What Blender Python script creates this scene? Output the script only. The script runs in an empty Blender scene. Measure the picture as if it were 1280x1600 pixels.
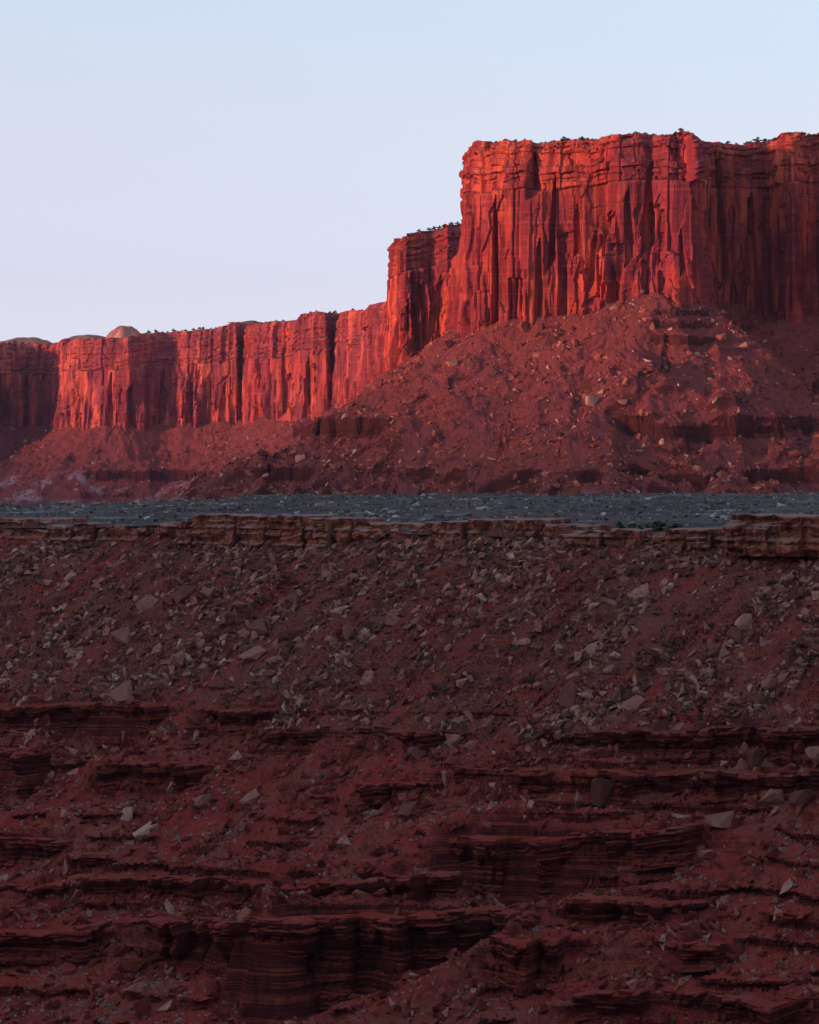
import bpy, bmesh, math, random
import numpy as np
from mathutils import Vector, Matrix, Quaternion

R = math.radians
SC = bpy.context.scene
COL = SC.collection

# ------------------------------------------------------------------ camera, sky, sun, exposure
F = 4444.4            # focal length in pixels of the 1280x1600 photograph
CZ, PH = 20.0, 713.0  # camera height above the bench, row of the horizon
cam = bpy.data.cameras.new('camera'); cam.sensor_fit = 'VERTICAL'; cam.sensor_height = 36; cam.lens = 100
cam.shift_y = -(800 - PH) / 1600.0
cam.clip_start = 1.0; cam.clip_end = 60000
cam_o = bpy.data.objects.new('camera', cam); COL.objects.link(cam_o)
cam_o.location = (0, 0, CZ); cam_o.rotation_euler = (math.pi / 2, 0, 0); SC.camera = cam_o

SUN_AZ = R(-114)      # compass bearing of the sun seen from the camera (0 = straight ahead, negative = left)
SUN_EL = R(4.5)
world = bpy.data.worlds.new('World'); SC.world = world; world.use_nodes = True
nt = world.node_tree; bg = nt.nodes['Background']
sky = nt.nodes.new('ShaderNodeTexSky'); sky.sky_type = 'NISHITA'; sky.sun_disc = False
sky.sun_elevation = SUN_EL; sky.sun_rotation = SUN_AZ; sky.altitude = 1500
sky.air_density = 1.0; sky.dust_density = 4.0; sky.ozone_density = 2.0
tc = nt.nodes.new('ShaderNodeTexCoord'); sp = nt.nodes.new('ShaderNodeSeparateXYZ')
nt.links.new(tc.outputs['Generated'], sp.inputs[0])
rmp = nt.nodes.new('ShaderNodeValToRGB'); nt.links.new(sp.outputs['Z'], rmp.inputs[0])
el = rmp.color_ramp.elements
el[0].position = 0.0; el[0].color = (0.56, 0.59, 0.79, 1)
el[1].position = 1.0; el[1].color = (0.22, 0.27, 0.36, 1)
for p, c in ((0.026, (0.46, 0.47, 0.70, 1)), (0.061, (0.41, 0.355, 0.55, 1)), (0.113, (0.435, 0.365, 0.46, 1)), (0.156, (0.425, 0.395, 0.46, 1)),
             (0.26, (0.42, 0.40, 0.45, 1)), (0.42, (0.38, 0.40, 0.47, 1)), (0.7, (0.31, 0.36, 0.45, 1))):
    e = el.new(p); e.color = c
sc10 = nt.nodes.new('ShaderNodeVectorMath'); sc10.operation = 'SCALE'; sc10.inputs['Scale'].default_value = 11.0
nt.links.new(rmp.outputs[0], sc10.inputs[0])
scn = nt.nodes.new('ShaderNodeVectorMath'); scn.operation = 'SCALE'; scn.inputs['Scale'].default_value = 2.0
nt.links.new(sky.outputs[0], scn.inputs[0])
mixs = nt.nodes.new('ShaderNodeVectorMath'); mixs.operation = 'ADD'
nt.links.new(scn.outputs[0], mixs.inputs[0]); nt.links.new(sc10.outputs[0], mixs.inputs[1])
nt.links.new(mixs.outputs[0], bg.inputs[0]); bg.inputs[1].default_value = 0.1

sun = bpy.data.lights.new('sun', 'SUN'); sun.energy = 5.0; sun.angle = R(2.4); sun.color = (1.0, 0.41, 0.27)
sun_o = bpy.data.objects.new('sun', sun); COL.objects.link(sun_o)
SD = Vector((-math.sin(SUN_AZ) * math.cos(SUN_EL), -math.cos(SUN_AZ) * math.cos(SUN_EL), -math.sin(SUN_EL)))
sun_o.rotation_euler = SD.to_track_quat('-Z', 'Y').to_euler(); sun_o.location = (-300, -200, 400)

vs = SC.view_settings; vs.view_transform = 'Standard'; vs.look = 'None'; vs.exposure = 0.0; vs.gamma = 1.0
vs.use_curve_mapping = False
SC.cycles.use_denoising = True
SC.cycles.sample_clamp_indirect = 2.0
SC.cycles.max_bounces = 4; SC.cycles.diffuse_bounces = 2; SC.cycles.volume_bounces = 0

# ------------------------------------------------------------------ noise
def _hash(ix, iy, iz, seed):
    h = (ix.astype(np.uint32) * np.uint32(374761393) + iy.astype(np.uint32) * np.uint32(668265263)
         + iz.astype(np.uint32) * np.uint32(2147483647) + np.uint32((seed * 974711 + 12345) & 0xffffffff))
    h = (h ^ (h >> np.uint32(13))) * np.uint32(1274126177)
    h = (h ^ (h >> np.uint32(15))) * np.uint32(2246822519)
    return h ^ (h >> np.uint32(16))

def h01(ix, iy, seed):
    ix = np.asarray(ix).astype(np.int64); iy = np.asarray(iy).astype(np.int64)
    return _hash(ix, iy, np.zeros_like(ix), seed).astype(np.float64) / 4294967295.0

def noise2(x, y, seed=0):
    x = np.asarray(x, float); y = np.asarray(y, float)
    ix = np.floor(x).astype(np.int64); iy = np.floor(y).astype(np.int64)
    fx = x - ix; fy = y - iy; z0 = np.zeros_like(ix)
    u = fx * fx * fx * (fx * (fx * 6 - 15) + 10); v = fy * fy * fy * (fy * (fy * 6 - 15) + 10)
    def g(a, b):
        h = _hash(ix + a, iy + b, z0, seed).astype(np.float64) * (2 * math.pi / 4294967296.0)
        return np.cos(h) * (fx - a) + np.sin(h) * (fy - b)
    n00, n10, n01, n11 = g(0, 0), g(1, 0), g(0, 1), g(1, 1)
    a = n00 + u * (n10 - n00); b = n01 + u * (n11 - n01)
    return 1.5 * (a + v * (b - a))

def noise3(x, y, z, seed=0):
    x = np.asarray(x, float); y = np.asarray(y, float); z = np.asarray(z, float)
    ix = np.floor(x).astype(np.int64); iy = np.floor(y).astype(np.int64); iz = np.floor(z).astype(np.int64)
    fx = x - ix; fy = y - iy; fz = z - iz
    s = lambda t: t * t * t * (t * (t * 6 - 15) + 10)
    u, v, w = s(fx), s(fy), s(fz)
    def g(a, b, c):
        return _hash(ix + a, iy + b, iz + c, seed).astype(np.float64) * (2 / 4294967295.0) - 1
    def pl(c):
        n00, n10, n01, n11 = g(0, 0, c), g(1, 0, c), g(0, 1, c), g(1, 1, c)
        a = n00 + u * (n10 - n00); b = n01 + u * (n11 - n01)
        return a + v * (b - a)
    p0 = pl(0); p1 = pl(1)
    return p0 + w * (p1 - p0)

def fbm2(x, y, octv=4, seed=0, gain=0.5):
    t = 0; a = 1.0
    for o in range(octv):
        t = t + a * noise2(x * 2 ** o + 17.3 * o, y * 2 ** o - 9.1 * o, seed + o); a *= gain
    return t

def fbm1(x, octv=3, seed=0, gain=0.5):
    return fbm2(np.asarray(x, float), np.full_like(np.asarray(x, float), 0.37 + seed * 3.1), octv, seed, gain)

def sstep(a, b, x):
    t = np.clip((x - a) / (b - a), 0, 1); return t * t * (3 - 2 * t)

def voronoi2(x, y, seed=0):
    ix = np.floor(x).astype(np.int64); iy = np.floor(y).astype(np.int64)
    d1 = np.full(x.shape, 9.0); d2 = np.full(x.shape, 9.0); cid = np.zeros(x.shape)
    for a in (-1, 0, 1):
        for b in (-1, 0, 1):
            cx = ix + a; cy = iy + b
            px = cx + 0.1 + 0.8 * h01(cx, cy, seed); py = cy + 0.1 + 0.8 * h01(cx, cy, seed + 7)
            d = np.maximum(np.abs(px - x), np.abs(py - y))
            rid = h01(cx, cy, seed + 13)
            m = d < d1
            d2 = np.where(m, d1, np.minimum(d2, d)); cid = np.where(m, rid, cid); d1 = np.where(m, d, d1)
    return d1, d2, cid

# ------------------------------------------------------------------ mesh helpers
def grid_mesh(name, P, mat, smooth=False, link=True):
    """P: (n, m, 3) grid of points -> one mesh object."""
    n, m = P.shape[:2]
    me = bpy.data.meshes.new(name)
    me.vertices.add(n * m); me.vertices.foreach_set('co', np.ascontiguousarray(P.reshape(-1), dtype=np.float32))
    i = np.arange(n * m).reshape(n, m)
    q = np.stack([i[:-1, :-1], i[1:, :-1], i[1:, 1:], i[:-1, 1:]], -1).reshape(-1, 4)
    k = len(q)
    me.loops.add(k * 4); me.loops.foreach_set('vertex_index', q.reshape(-1).astype(np.int32))
    me.polygons.add(k); me.polygons.foreach_set('loop_start', np.arange(0, k * 4, 4, dtype=np.int32))
    me.polygons.foreach_set('use_smooth', np.full(k, smooth, dtype=bool))
    me.update(calc_edges=True); me.materials.append(mat)
    return obj(name, me) if link else me

def tri_mesh(name, V, T, mat, smooth=False):
    me = bpy.data.meshes.new(name)
    me.vertices.add(len(V)); me.vertices.foreach_set('co', np.ascontiguousarray(V.reshape(-1), dtype=np.float32))
    k = len(T)
    me.loops.add(k * 3); me.loops.foreach_set('vertex_index', np.ascontiguousarray(T.reshape(-1), dtype=np.int32))
    me.polygons.add(k); me.polygons.foreach_set('loop_start', np.arange(0, k * 3, 3, dtype=np.int32))
    me.polygons.foreach_set('use_smooth', np.full(k, smooth, dtype=bool))
    me.update(calc_edges=True); me.materials.append(mat)
    return me

def obj(name, me, parent=None):
    o = bpy.data.objects.new(name, me); COL.objects.link(o)
    if parent: o.parent = parent
    return o

def tag(o, label=None, cat=None, group=None, kind=None):
    if label: o['label'] = label
    if cat: o['category'] = cat
    if group: o['group'] = group
    if kind: o['kind'] = kind
    return o

def XY(px, D):
    return (px - 640.0) / F * D, D

def ZZ(py, D):
    return CZ - (py - PH) / F * D

def project(P):
    return 640 + F * P[..., 0] / P[..., 1], PH + F * (CZ - P[..., 2]) / P[..., 1]

# ------------------------------------------------------------------ materials
def new_mat(name):
    m = bpy.data.materials.new(name); m.use_nodes = True
    n = m.node_tree.nodes; b = n['Principled BSDF']; b.inputs['Roughness'].default_value = 0.95
    if 'Specular IOR Level' in b.inputs: b.inputs['Specular IOR Level'].default_value = 0.0
    return m, m.node_tree, b

class NB:
    """small node-graph builder working in world position"""
    def __init__(s, name):
        s.m, s.nt, s.b = new_mat(name)
        s.geo = s.nt.nodes.new('ShaderNodeNewGeometry'); s.pos = s.geo.outputs['Position']
    def link(s, a, b): s.nt.links.new(a, b)
    def noise(s, scale, detail=4, rough=0.55, sxyz=(1, 1, 1), off=(0, 0, 0)):
        mp = s.nt.nodes.new('ShaderNodeMapping'); mp.inputs['Scale'].default_value = sxyz; mp.inputs['Location'].default_value = off
        s.link(s.pos, mp.inputs[0])
        n = s.nt.nodes.new('ShaderNodeTexNoise'); n.inputs['Scale'].default_value = scale
        n.inputs['Detail'].default_value = detail; n.inputs['Roughness'].default_value = rough
        s.link(mp.outputs[0], n.inputs['Vector']); return n.outputs['Fac']
    def ramp(s, fac, stops, interp='LINEAR'):
        r = s.nt.nodes.new('ShaderNodeValToRGB'); e = r.color_ramp.elements; r.color_ramp.interpolation = interp
        def c4(c): return (c, c, c, 1) if isinstance(c, (int, float)) else (*c, 1)
        e[0].position, e[0].color = stops[0][0], c4(stops[0][1]); e[1].position, e[1].color = stops[-1][0], c4(stops[-1][1])
        for p, c in stops[1:-1]:
            k = e.new(p); k.color = c4(c)
        s.link(fac, r.inputs[0]); return r.outputs[0]
    def mix(s, fac, a, b, blend='MIX'):
        n = s.nt.nodes.new('ShaderNodeMix'); n.data_type = 'RGBA'; n.blend_type = blend
        for v, k in ((fac, 0), (a, 6), (b, 7)):
            if isinstance(v, (int, float)): n.inputs[k].default_value = v if k == 0 else (v, v, v, 1)
            elif isinstance(v, tuple): n.inputs[k].default_value = (*v, 1)
            else: s.link(v, n.inputs[k])
        return n.outputs[2]
    def math(s, op, a, b=None):
        n = s.nt.nodes.new('ShaderNodeMath'); n.operation = op
        for v, k in ((a, 0), (b, 1)):
            if v is None: continue
            if isinstance(v, (int, float)): n.inputs[k].default_value = v
            else: s.link(v, n.inputs[k])
        return n.outputs[0]
    def nz(s):
        x = s.nt.nodes.new('ShaderNodeSeparateXYZ'); s.link(s.geo.outputs['True Normal'], x.inputs[0]); return x.outputs['Z']
    def bump(s, h, dist, strength=0.8):
        b = s.nt.nodes.new('ShaderNodeBump'); b.inputs['Distance'].default_value = dist; b.inputs['Strength'].default_value = strength
        s.link(h, b.inputs['Height']); s.link(b.outputs[0], s.b.inputs['Normal'])
    def col(s, c): s.link(c, s.b.inputs['Base Color']); return s.m

def cliff_mat(name, base, bright, dark, band_z=(0, 0)):
    k = NB(name)
    big = k.noise(0.02, 4, 0.6, (1, 1, 0.6))
    st = k.noise(0.16, 5, 0.65, (1, 1, 0.07))            # desert varnish running down the face
    st2 = k.noise(0.55, 4, 0.6, (1, 1, 0.05), (40, 3, 0))
    bed = k.noise(0.5, 4, 0.6, (0.04, 0.04, 1))          # bedding
    c = k.mix(k.ramp(big, [(0.35, 0.0), (0.65, 1.0)]), base, bright)
    c = k.mix(k.ramp(k.noise(0.05, 4, 0.6, (1, 1, 0.35), (11, 0, 3)), [(0.44, 0.0), (0.56, 0.85)]), c, (dark[0] * 1.25, dark[1] * 1.4, dark[2] * 1.8))
    c = k.mix(k.ramp(st, [(0.42, 0.0), (0.58, 0.9)]), c, dark)
    c = k.mix(k.ramp(st2, [(0.5, 0.0), (0.7, 0.45)]), c, dark)
    c = k.mix(k.ramp(bed, [(0.3, 0.18), (0.5, 0.0), (0.62, 0.0), (0.75, 0.15)]), c, (bright[0] * 1.1, bright[1] * 1.3, bright[2] * 1.3))
    c = k.mix(k.ramp(k.nz(), [(0.55, 0.0), (0.85, 0.7)]), c, (0.20, 0.095, 0.075))
    h = k.noise(0.9, 6, 0.65, (1, 1, 0.35))
    k.bump(h, 0.9, 0.7)
    return k.col(c)

M = {}
M['cliff'] = cliff_mat('butte_sandstone', (0.42, 0.048, 0.037), (0.68, 0.145, 0.072), (0.16, 0.024, 0.031))
M['far_cliff'] = cliff_mat('far_sandstone', (0.40, 0.052, 0.046), (0.60, 0.135, 0.085), (0.15, 0.028, 0.040))

def talus_mat():
    k = NB('talus_soil')
    n1 = k.noise(0.03, 5, 0.6); n2 = k.noise(0.35, 6, 0.7); n3 = k.noise(1.3, 4, 0.7)
    c = k.mix(k.ramp(n1, [(0.35, 0.0), (0.65, 1.0)]), (0.23, 0.052, 0.044), (0.17, 0.044, 0.046))
    c = k.mix(k.ramp(n2, [(0.45, 0.0), (0.7, 0.8)]), c, (0.10, 0.032, 0.036))
    c = k.mix(k.ramp(n3, [(0.55, 0.0), (0.75, 0.6)]), c, (0.27, 0.12, 0.095))
    z = k.nt.nodes.new('ShaderNodeSeparateXYZ'); k.link(k.pos, z.inputs[0])
    zz = k.math('ADD', z.outputs['Z'], k.math('MULTIPLY', k.noise(0.02, 3), 16))
    low = k.ramp(k.math('DIVIDE', zz, 40), [(0.02, 1.0), (0.30, 0.0)])
    pat = k.ramp(k.noise(0.035, 4, 0.6, off=(7, 7, 0)), [(0.50, 0.0), (0.62, 0.8)])
    c = k.mix(k.math('MULTIPLY', low, pat), c, (0.30, 0.21, 0.25))      # pale grey-violet clay near the toe
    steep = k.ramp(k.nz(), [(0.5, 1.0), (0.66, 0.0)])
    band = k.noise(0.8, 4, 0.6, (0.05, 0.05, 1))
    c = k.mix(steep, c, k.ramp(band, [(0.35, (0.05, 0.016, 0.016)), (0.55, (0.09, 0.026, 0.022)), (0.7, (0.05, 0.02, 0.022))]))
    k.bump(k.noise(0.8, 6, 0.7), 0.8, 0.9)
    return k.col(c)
M['talus'] = talus_mat()

def bench_mat():
    k = NB('bench_scrub_soil')
    n1 = k.noise(0.02, 4); n2 = k.noise(0.25, 5, 0.7); n3 = k.noise(0.9, 3, 0.6)
    c = k.mix(k.ramp(n1, [(0.35, 0.0), (0.65, 1.0)]), (0.082, 0.082, 0.088), (0.108, 0.088, 0.084))
    c = k.mix(k.ramp(n2, [(0.5, 0.0), (0.66, 0.8)]), c, (0.045, 0.05, 0.046))
    c = k.mix(k.ramp(n3, [(0.60, 0.0), (0.70, 0.75)]), c, (0.30, 0.27, 0.265))
    b1 = k.noise(0.03, 5, 0.65, (0.30, 1, 1)); b2 = k.noise(0.06, 5, 0.7, (0.25, 1, 1), (31, 5, 0))
    c = k.mix(k.ramp(b1, [(0.42, 0.0), (0.60, 0.8)]), c, (0.045, 0.043, 0.044))
    c = k.mix(k.ramp(b2, [(0.57, 0.0), (0.66, 0.8)]), c, (0.24, 0.22, 0.225))
    c = k.mix(k.ramp(k.noise(0.02, 4, 0.6, (0.4, 1, 1), (3, 70, 0)), [(0.52, 0.0), (0.66, 0.7)]), c, (0.12, 0.066, 0.056))
    steep = k.ramp(k.nz(), [(0.6, 1.0), (0.85, 0.0)])
    c = k.mix(steep, c, (0.13, 0.05, 0.035))
    k.bump(n2, 0.5, 0.7)
    return k.col(c)
M['bench'] = bench_mat()

def slope_mat():
    k = NB('canyon_red_beds')
    n1 = k.noise(0.04, 5, 0.6); n2 = k.noise(0.5, 6, 0.7); n3 = k.noise(2.2, 4, 0.7)
    soil = k.mix(k.ramp(n2, [(0.35, 0.0), (0.65, 1.0)]), (0.18, 0.025, 0.021), (0.28, 0.044, 0.034))
    soil = k.mix(k.ramp(k.noise(0.055, 4, 0.6, off=(13, 2, 0)), [(0.46, 0.0), (0.62, 0.75)]), soil, (0.20, 0.066, 0.048))
    deb = k.mix(k.ramp(n3, [(0.4, 0.0), (0.62, 1.0)]), (0.065, 0.022, 0.018), (0.21, 0.085, 0.064))
    z = k.nt.nodes.new('ShaderNodeSeparateXYZ'); k.link(k.pos, z.inputs[0])
    up = k.ramp(k.math('DIVIDE', k.math('ADD', z.outputs['Z'], 110), 110), [(0.40, 0.12), (0.62, 0.85)])
    m = k.math('MULTIPLY', up, k.ramp(n1, [(0.36, 0.15), (0.56, 1.0)]))
    c = k.mix(m, soil, deb)
    # bare rock where the ledges are steep: thin beds, darkened to paint in wall shade
    x = k.math('MULTIPLY', z.outputs['X'], -0.06)
    zeta = k.math('ADD', z.outputs['Z'], x)
    cmb = k.nt.nodes.new('ShaderNodeCombineXYZ'); k.link(zeta, cmb.inputs['Z'])
    k.link(k.math('MULTIPLY', z.outputs['X'], 0.012), cmb.inputs['X'])
    bn = k.nt.nodes.new('ShaderNodeTexNoise'); bn.inputs['Scale'].default_value = 0.9; bn.inputs['Detail'].default_value = 5
    bn.inputs['Roughness'].default_value = 0.7; k.link(cmb.outputs[0], bn.inputs['Vector'])
    rock = k.ramp(bn.outputs['Fac'], [(0.30, (0.032, 0.009, 0.009)), (0.41, (0.105, 0.022, 0.017)), (0.47, (0.040, 0.010, 0.010)), (0.53, (0.095, 0.020, 0.016)),
                                      (0.58, (0.27, 0.064, 0.036)), (0.61, (0.05, 0.013, 0.012)), (0.67, (0.17, 0.038, 0.026)), (0.70, (0.06, 0.016, 0.014)), (0.735, (0.48, 0.23, 0.155))])
    stain_shade = k.ramp(k.noise(0.35, 5, 0.65, (1, 1, 0.30)), [(0.47, 0.0), (0.68, 0.7)])
    rock = k.mix(stain_shade, rock, (0.03, 0.010, 0.011))  # dark stain that also deepens the shade painted on the walls
    steep = k.ramp(k.nz(), [(0.50, 1.0), (0.78, 0.0)])
    c = k.mix(steep, c, rock)
    k.bump(k.noise(1.6, 6, 0.7), 0.35, 0.9)
    return k.col(c)
M['slope'] = slope_mat()

def cap_mat():
    k = NB('caprock_sandstone')
    n = k.noise(0.25, 5, 0.6); bed = k.noise(0.9, 5, 0.65, (0.06, 0.06, 1)); st = k.noise(0.6, 4, 0.6, (1, 1, 0.15))
    c = k.mix(k.ramp(n, [(0.35, 0.0), (0.65, 1.0)]), (0.22, 0.066, 0.042), (0.31, 0.105, 0.066))
    c = k.mix(k.ramp(bed, [(0.35, 0.6), (0.5, 0.0), (0.6, 0.0), (0.72, 0.5)]), c, (0.42, 0.17, 0.095))
    c = k.mix(k.ramp(st, [(0.42, 0.0), (0.58, 0.9)]), c, (0.07, 0.028, 0.025))
    c = k.mix(k.ramp(k.nz(), [(0.6, 0.0), (0.9, 0.8)]), c, (0.27, 0.18, 0.155))
    k.bump(k.noise(1.2, 6, 0.65), 0.5, 0.8)
    return k.col(c)
M['cap'] = cap_mat()

def rock_mat(name, stops, dark=0.6):
    k = NB(name)
    c = k.ramp(k.geo.outputs['Random Per Island'], stops)
    n = k.noise(0.9, 5, 0.65)
    c = k.mix(k.ramp(n, [(0.35, dark), (0.62, 0.0)]), c, (stops[0][1][0] * 0.5, stops[0][1][1] * 0.5, stops[0][1][2] * 0.5))
    k.bump(k.noise(2.5, 5, 0.7), 0.25, 0.8)
    return k.col(c)
M['rock'] = rock_mat('slope_boulder_stone', [(0.0, (0.09, 0.034, 0.028)), (0.45, (0.21, 0.085, 0.066)), (0.8, (0.37, 0.17, 0.128)), (0.95, (0.42, 0.22, 0.165)), (1.0, (0.52, 0.36, 0.30))])
M['redrock'] = rock_mat('red_ledge_stone', [(0.0, (0.10, 0.02, 0.017)), (0.5, (0.21, 0.045, 0.033)), (0.9, (0.30, 0.095, 0.068)), (1.0, (0.45, 0.25, 0.19))])
M['palerock'] = rock_mat('pale_boulder_stone', [(0.0, (0.38, 0.20, 0.155)), (1.0, (0.44, 0.25, 0.195))], 0.4)
M['greyrock'] = rock_mat('grey_boulder_stone', [(0.0, (0.24, 0.105, 0.083)), (1.0, (0.31, 0.14, 0.11))], 0.5)
M['darkrock'] = rock_mat('dark_boulder_stone', [(0.0, (0.13, 0.05, 0.042)), (1.0, (0.18, 0.07, 0.056))], 0.5)
M['talusrock'] = rock_mat('talus_boulder_stone', [(0.0, (0.16, 0.042, 0.034)), (0.45, (0.28, 0.08, 0.056)), (0.85, (0.42, 0.15, 0.105)), (1.0, (0.58, 0.38, 0.31))])
M['benchrock'] = rock_mat('bench_stone', [(0.0, (0.14, 0.11, 0.11)), (0.6, (0.28, 0.235, 0.225)), (1.0, (0.5, 0.45, 0.43))])
M['slickrock'] = cliff_mat('slickrock_dome_stone', (0.42, 0.20, 0.15), (0.50, 0.28, 0.22), (0.30, 0.13, 0.10))

def leaf_mat(name, a, b):
    k = NB(name)
    return k.col(k.ramp(k.geo.outputs['Random Per Island'], [(0.0, a), (1.0, b)]))
M['sage'] = leaf_mat('sagebrush_leaves', (0.14, 0.13, 0.11), (0.40, 0.36, 0.31))
M['scrub'] = leaf_mat('dark_scrub_leaves', (0.04, 0.045, 0.036), (0.095, 0.10, 0.082))
M['benchscrub'] = leaf_mat('bench_scrub_leaves', (0.03, 0.03, 0.026), (0.20, 0.185, 0.16))
M['green'] = leaf_mat('green_bush_leaves', (0.05, 0.06, 0.018), (0.13, 0.13, 0.045))
M['juniper'] = leaf_mat('juniper_foliage', (0.028, 0.040, 0.020), (0.075, 0.09, 0.045))
M['wood'] = NB('juniper_wood').m; M['wood'].node_tree.nodes['Principled BSDF'].inputs['Base Color'].default_value = (0.06, 0.04, 0.03, 1)
def ground_mat():
    k = NB('desert_ground_soil')
    return k.col(k.mix(k.ramp(k.noise(0.01, 5), [(0.35, 0.0), (0.65, 1.0)]), (0.11, 0.04, 0.032), (0.15, 0.065, 0.05)))
M['ground'] = ground_mat()

# ------------------------------------------------------------------ plan of the mesa wall (photo column, distance), left to right
FARW = [(-330, 3250), (-200, 3330), (-120, 3300), (-30, 3420), (40, 3470), (88, 3440), (96, 3330), (150, 3290), (200, 3270), (260, 3300), (330, 3280), (370, 3270),
        (376, 3290), (384, 3285), (390, 3230), (430, 3190), (470, 3160), (508, 3150), (512, 3180), (524, 3170), (534, 3100), (572, 3040), (640, 2900)]
MIDW = [(640, 2950), (600, 2700), (566, 2540), (570, 2480), (592, 2440), (606, 2400), (640, 2300)]
PROW = [(624, 2250), (611, 2110), (616, 2064), (632, 2038), (650, 2042), (674, 2048), (700, 2040), (730, 2060), (760, 2120)]
BUTTE = [(750, 1910), (727, 1778), (729, 1738), (752, 1727), (786, 1722), (830, 1714), (866, 1714), (930, 1704), (968, 1694), (1010, 1696), (1050, 1686), (1084, 1690),
         (1094, 1715), (1100, 1772), (1150, 1780), (1205, 1785), (1218, 1780), (1234, 1748), (1244, 1750), (1256, 1772), (1275, 1780), (1320, 1775), (1400, 1740), (1520, 1690), (1600, 1665)]

def plan(pts, ds):
    P = np.array([XY(p, d) for p, d in pts]); L = np.r_[0, np.cumsum(np.hypot(*np.diff(P, axis=0).T))]
    s = np.arange(0, L[-1], ds)
    x = np.interp(s, L, P[:, 0]); y = np.interp(s, L, P[:, 1])
    k = max(3, int(5 / ds)) | 1
    def sm(a):
        return np.convolve(np.pad(a, k // 2, mode='edge'), np.ones(k) / k, 'valid')
    x, y = sm(x), sm(y)
    k2 = max(3, int(9 / ds)) | 1
    tx, ty = np.gradient(x), np.gradient(y)
    f = lambda a: np.convolve(np.pad(a, k2 // 2, mode='edge'), np.ones(k2) / k2, 'valid')
    tx, ty = f(tx), f(ty); l = np.hypot(tx, ty) + 1e-9
    return s, x, y, ty / l, -tx / l

def columns(S, Zr, W, seed, amp, tilt, crack, cw, lean, rb=0.45, win=0.0, sig=0.5):
    """planar joint-bounded columns: offsets, facet tilts, slabs broken off at random heights, open joints"""
    rg = np.random.default_rng(seed)
    n = int(S.max() / W * 3) + 40
    w = W * np.exp(rg.normal(0, sig, n)); b = np.cumsum(w) - 3 * W
    Sw = S + lean * fbm2(S / (W * 2.5), Zr * 1.6, 2, seed) * W
    i = np.clip(np.searchsorted(b, Sw), 1, n - 1)
    t = (Sw - b[i - 1]) / w[i] - 0.5
    off = rg.normal(0, amp, n); tl = rg.normal(0, tilt, n)
    d = off[i] + tl[i] * t * w[i]
    br = rg.uniform(0.05, 1.3, n)[i] + 0.10 * t * rg.choice([-1, 1], n)[i]
    off2 = -np.abs(rg.normal(0, amp * 1.1, n)); hasb = rg.random(n) < rb
    d = d + np.where(hasb[i] & (Zr > br), off2[i], 0)
    br2 = rg.uniform(0.0, 0.6, n)[i] - 0.08 * t
    d = d + np.where((rg.random(n) < rb)[i] & (Zr < br2), np.abs(rg.normal(0, amp * 0.6, n))[i], 0)
    e = np.minimum(Sw - b[i - 1], b[i] - Sw)
    ck = np.where(rg.random(n) < 0.4, rg.uniform(0.3, 1, n), 0.08)[i] * crack
    ck = ck * sstep(-0.1, 0.15, Zr - rg.uniform(-0.5, 0.5, n)[i]) * (1 - sstep(0, 0.15, Zr - rg.uniform(0.6, 1.6, n)[i]))
    d = d - ck * np.exp(-(e / cw) ** 2)
    if win > 0:     # each column only reaches part of the way up the wall
        lo = rg.uniform(-0.7, 0.5, n)[i] + 0.15 * t * rg.normal(0, 1, n)[i]; hi = lo + rg.uniform(0.2, 0.9, n)[i] + 0.1 * t
        d = d * ((Zr > lo) & (Zr < hi) & (rg.random(n)[i] < win))
    return d

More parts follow.
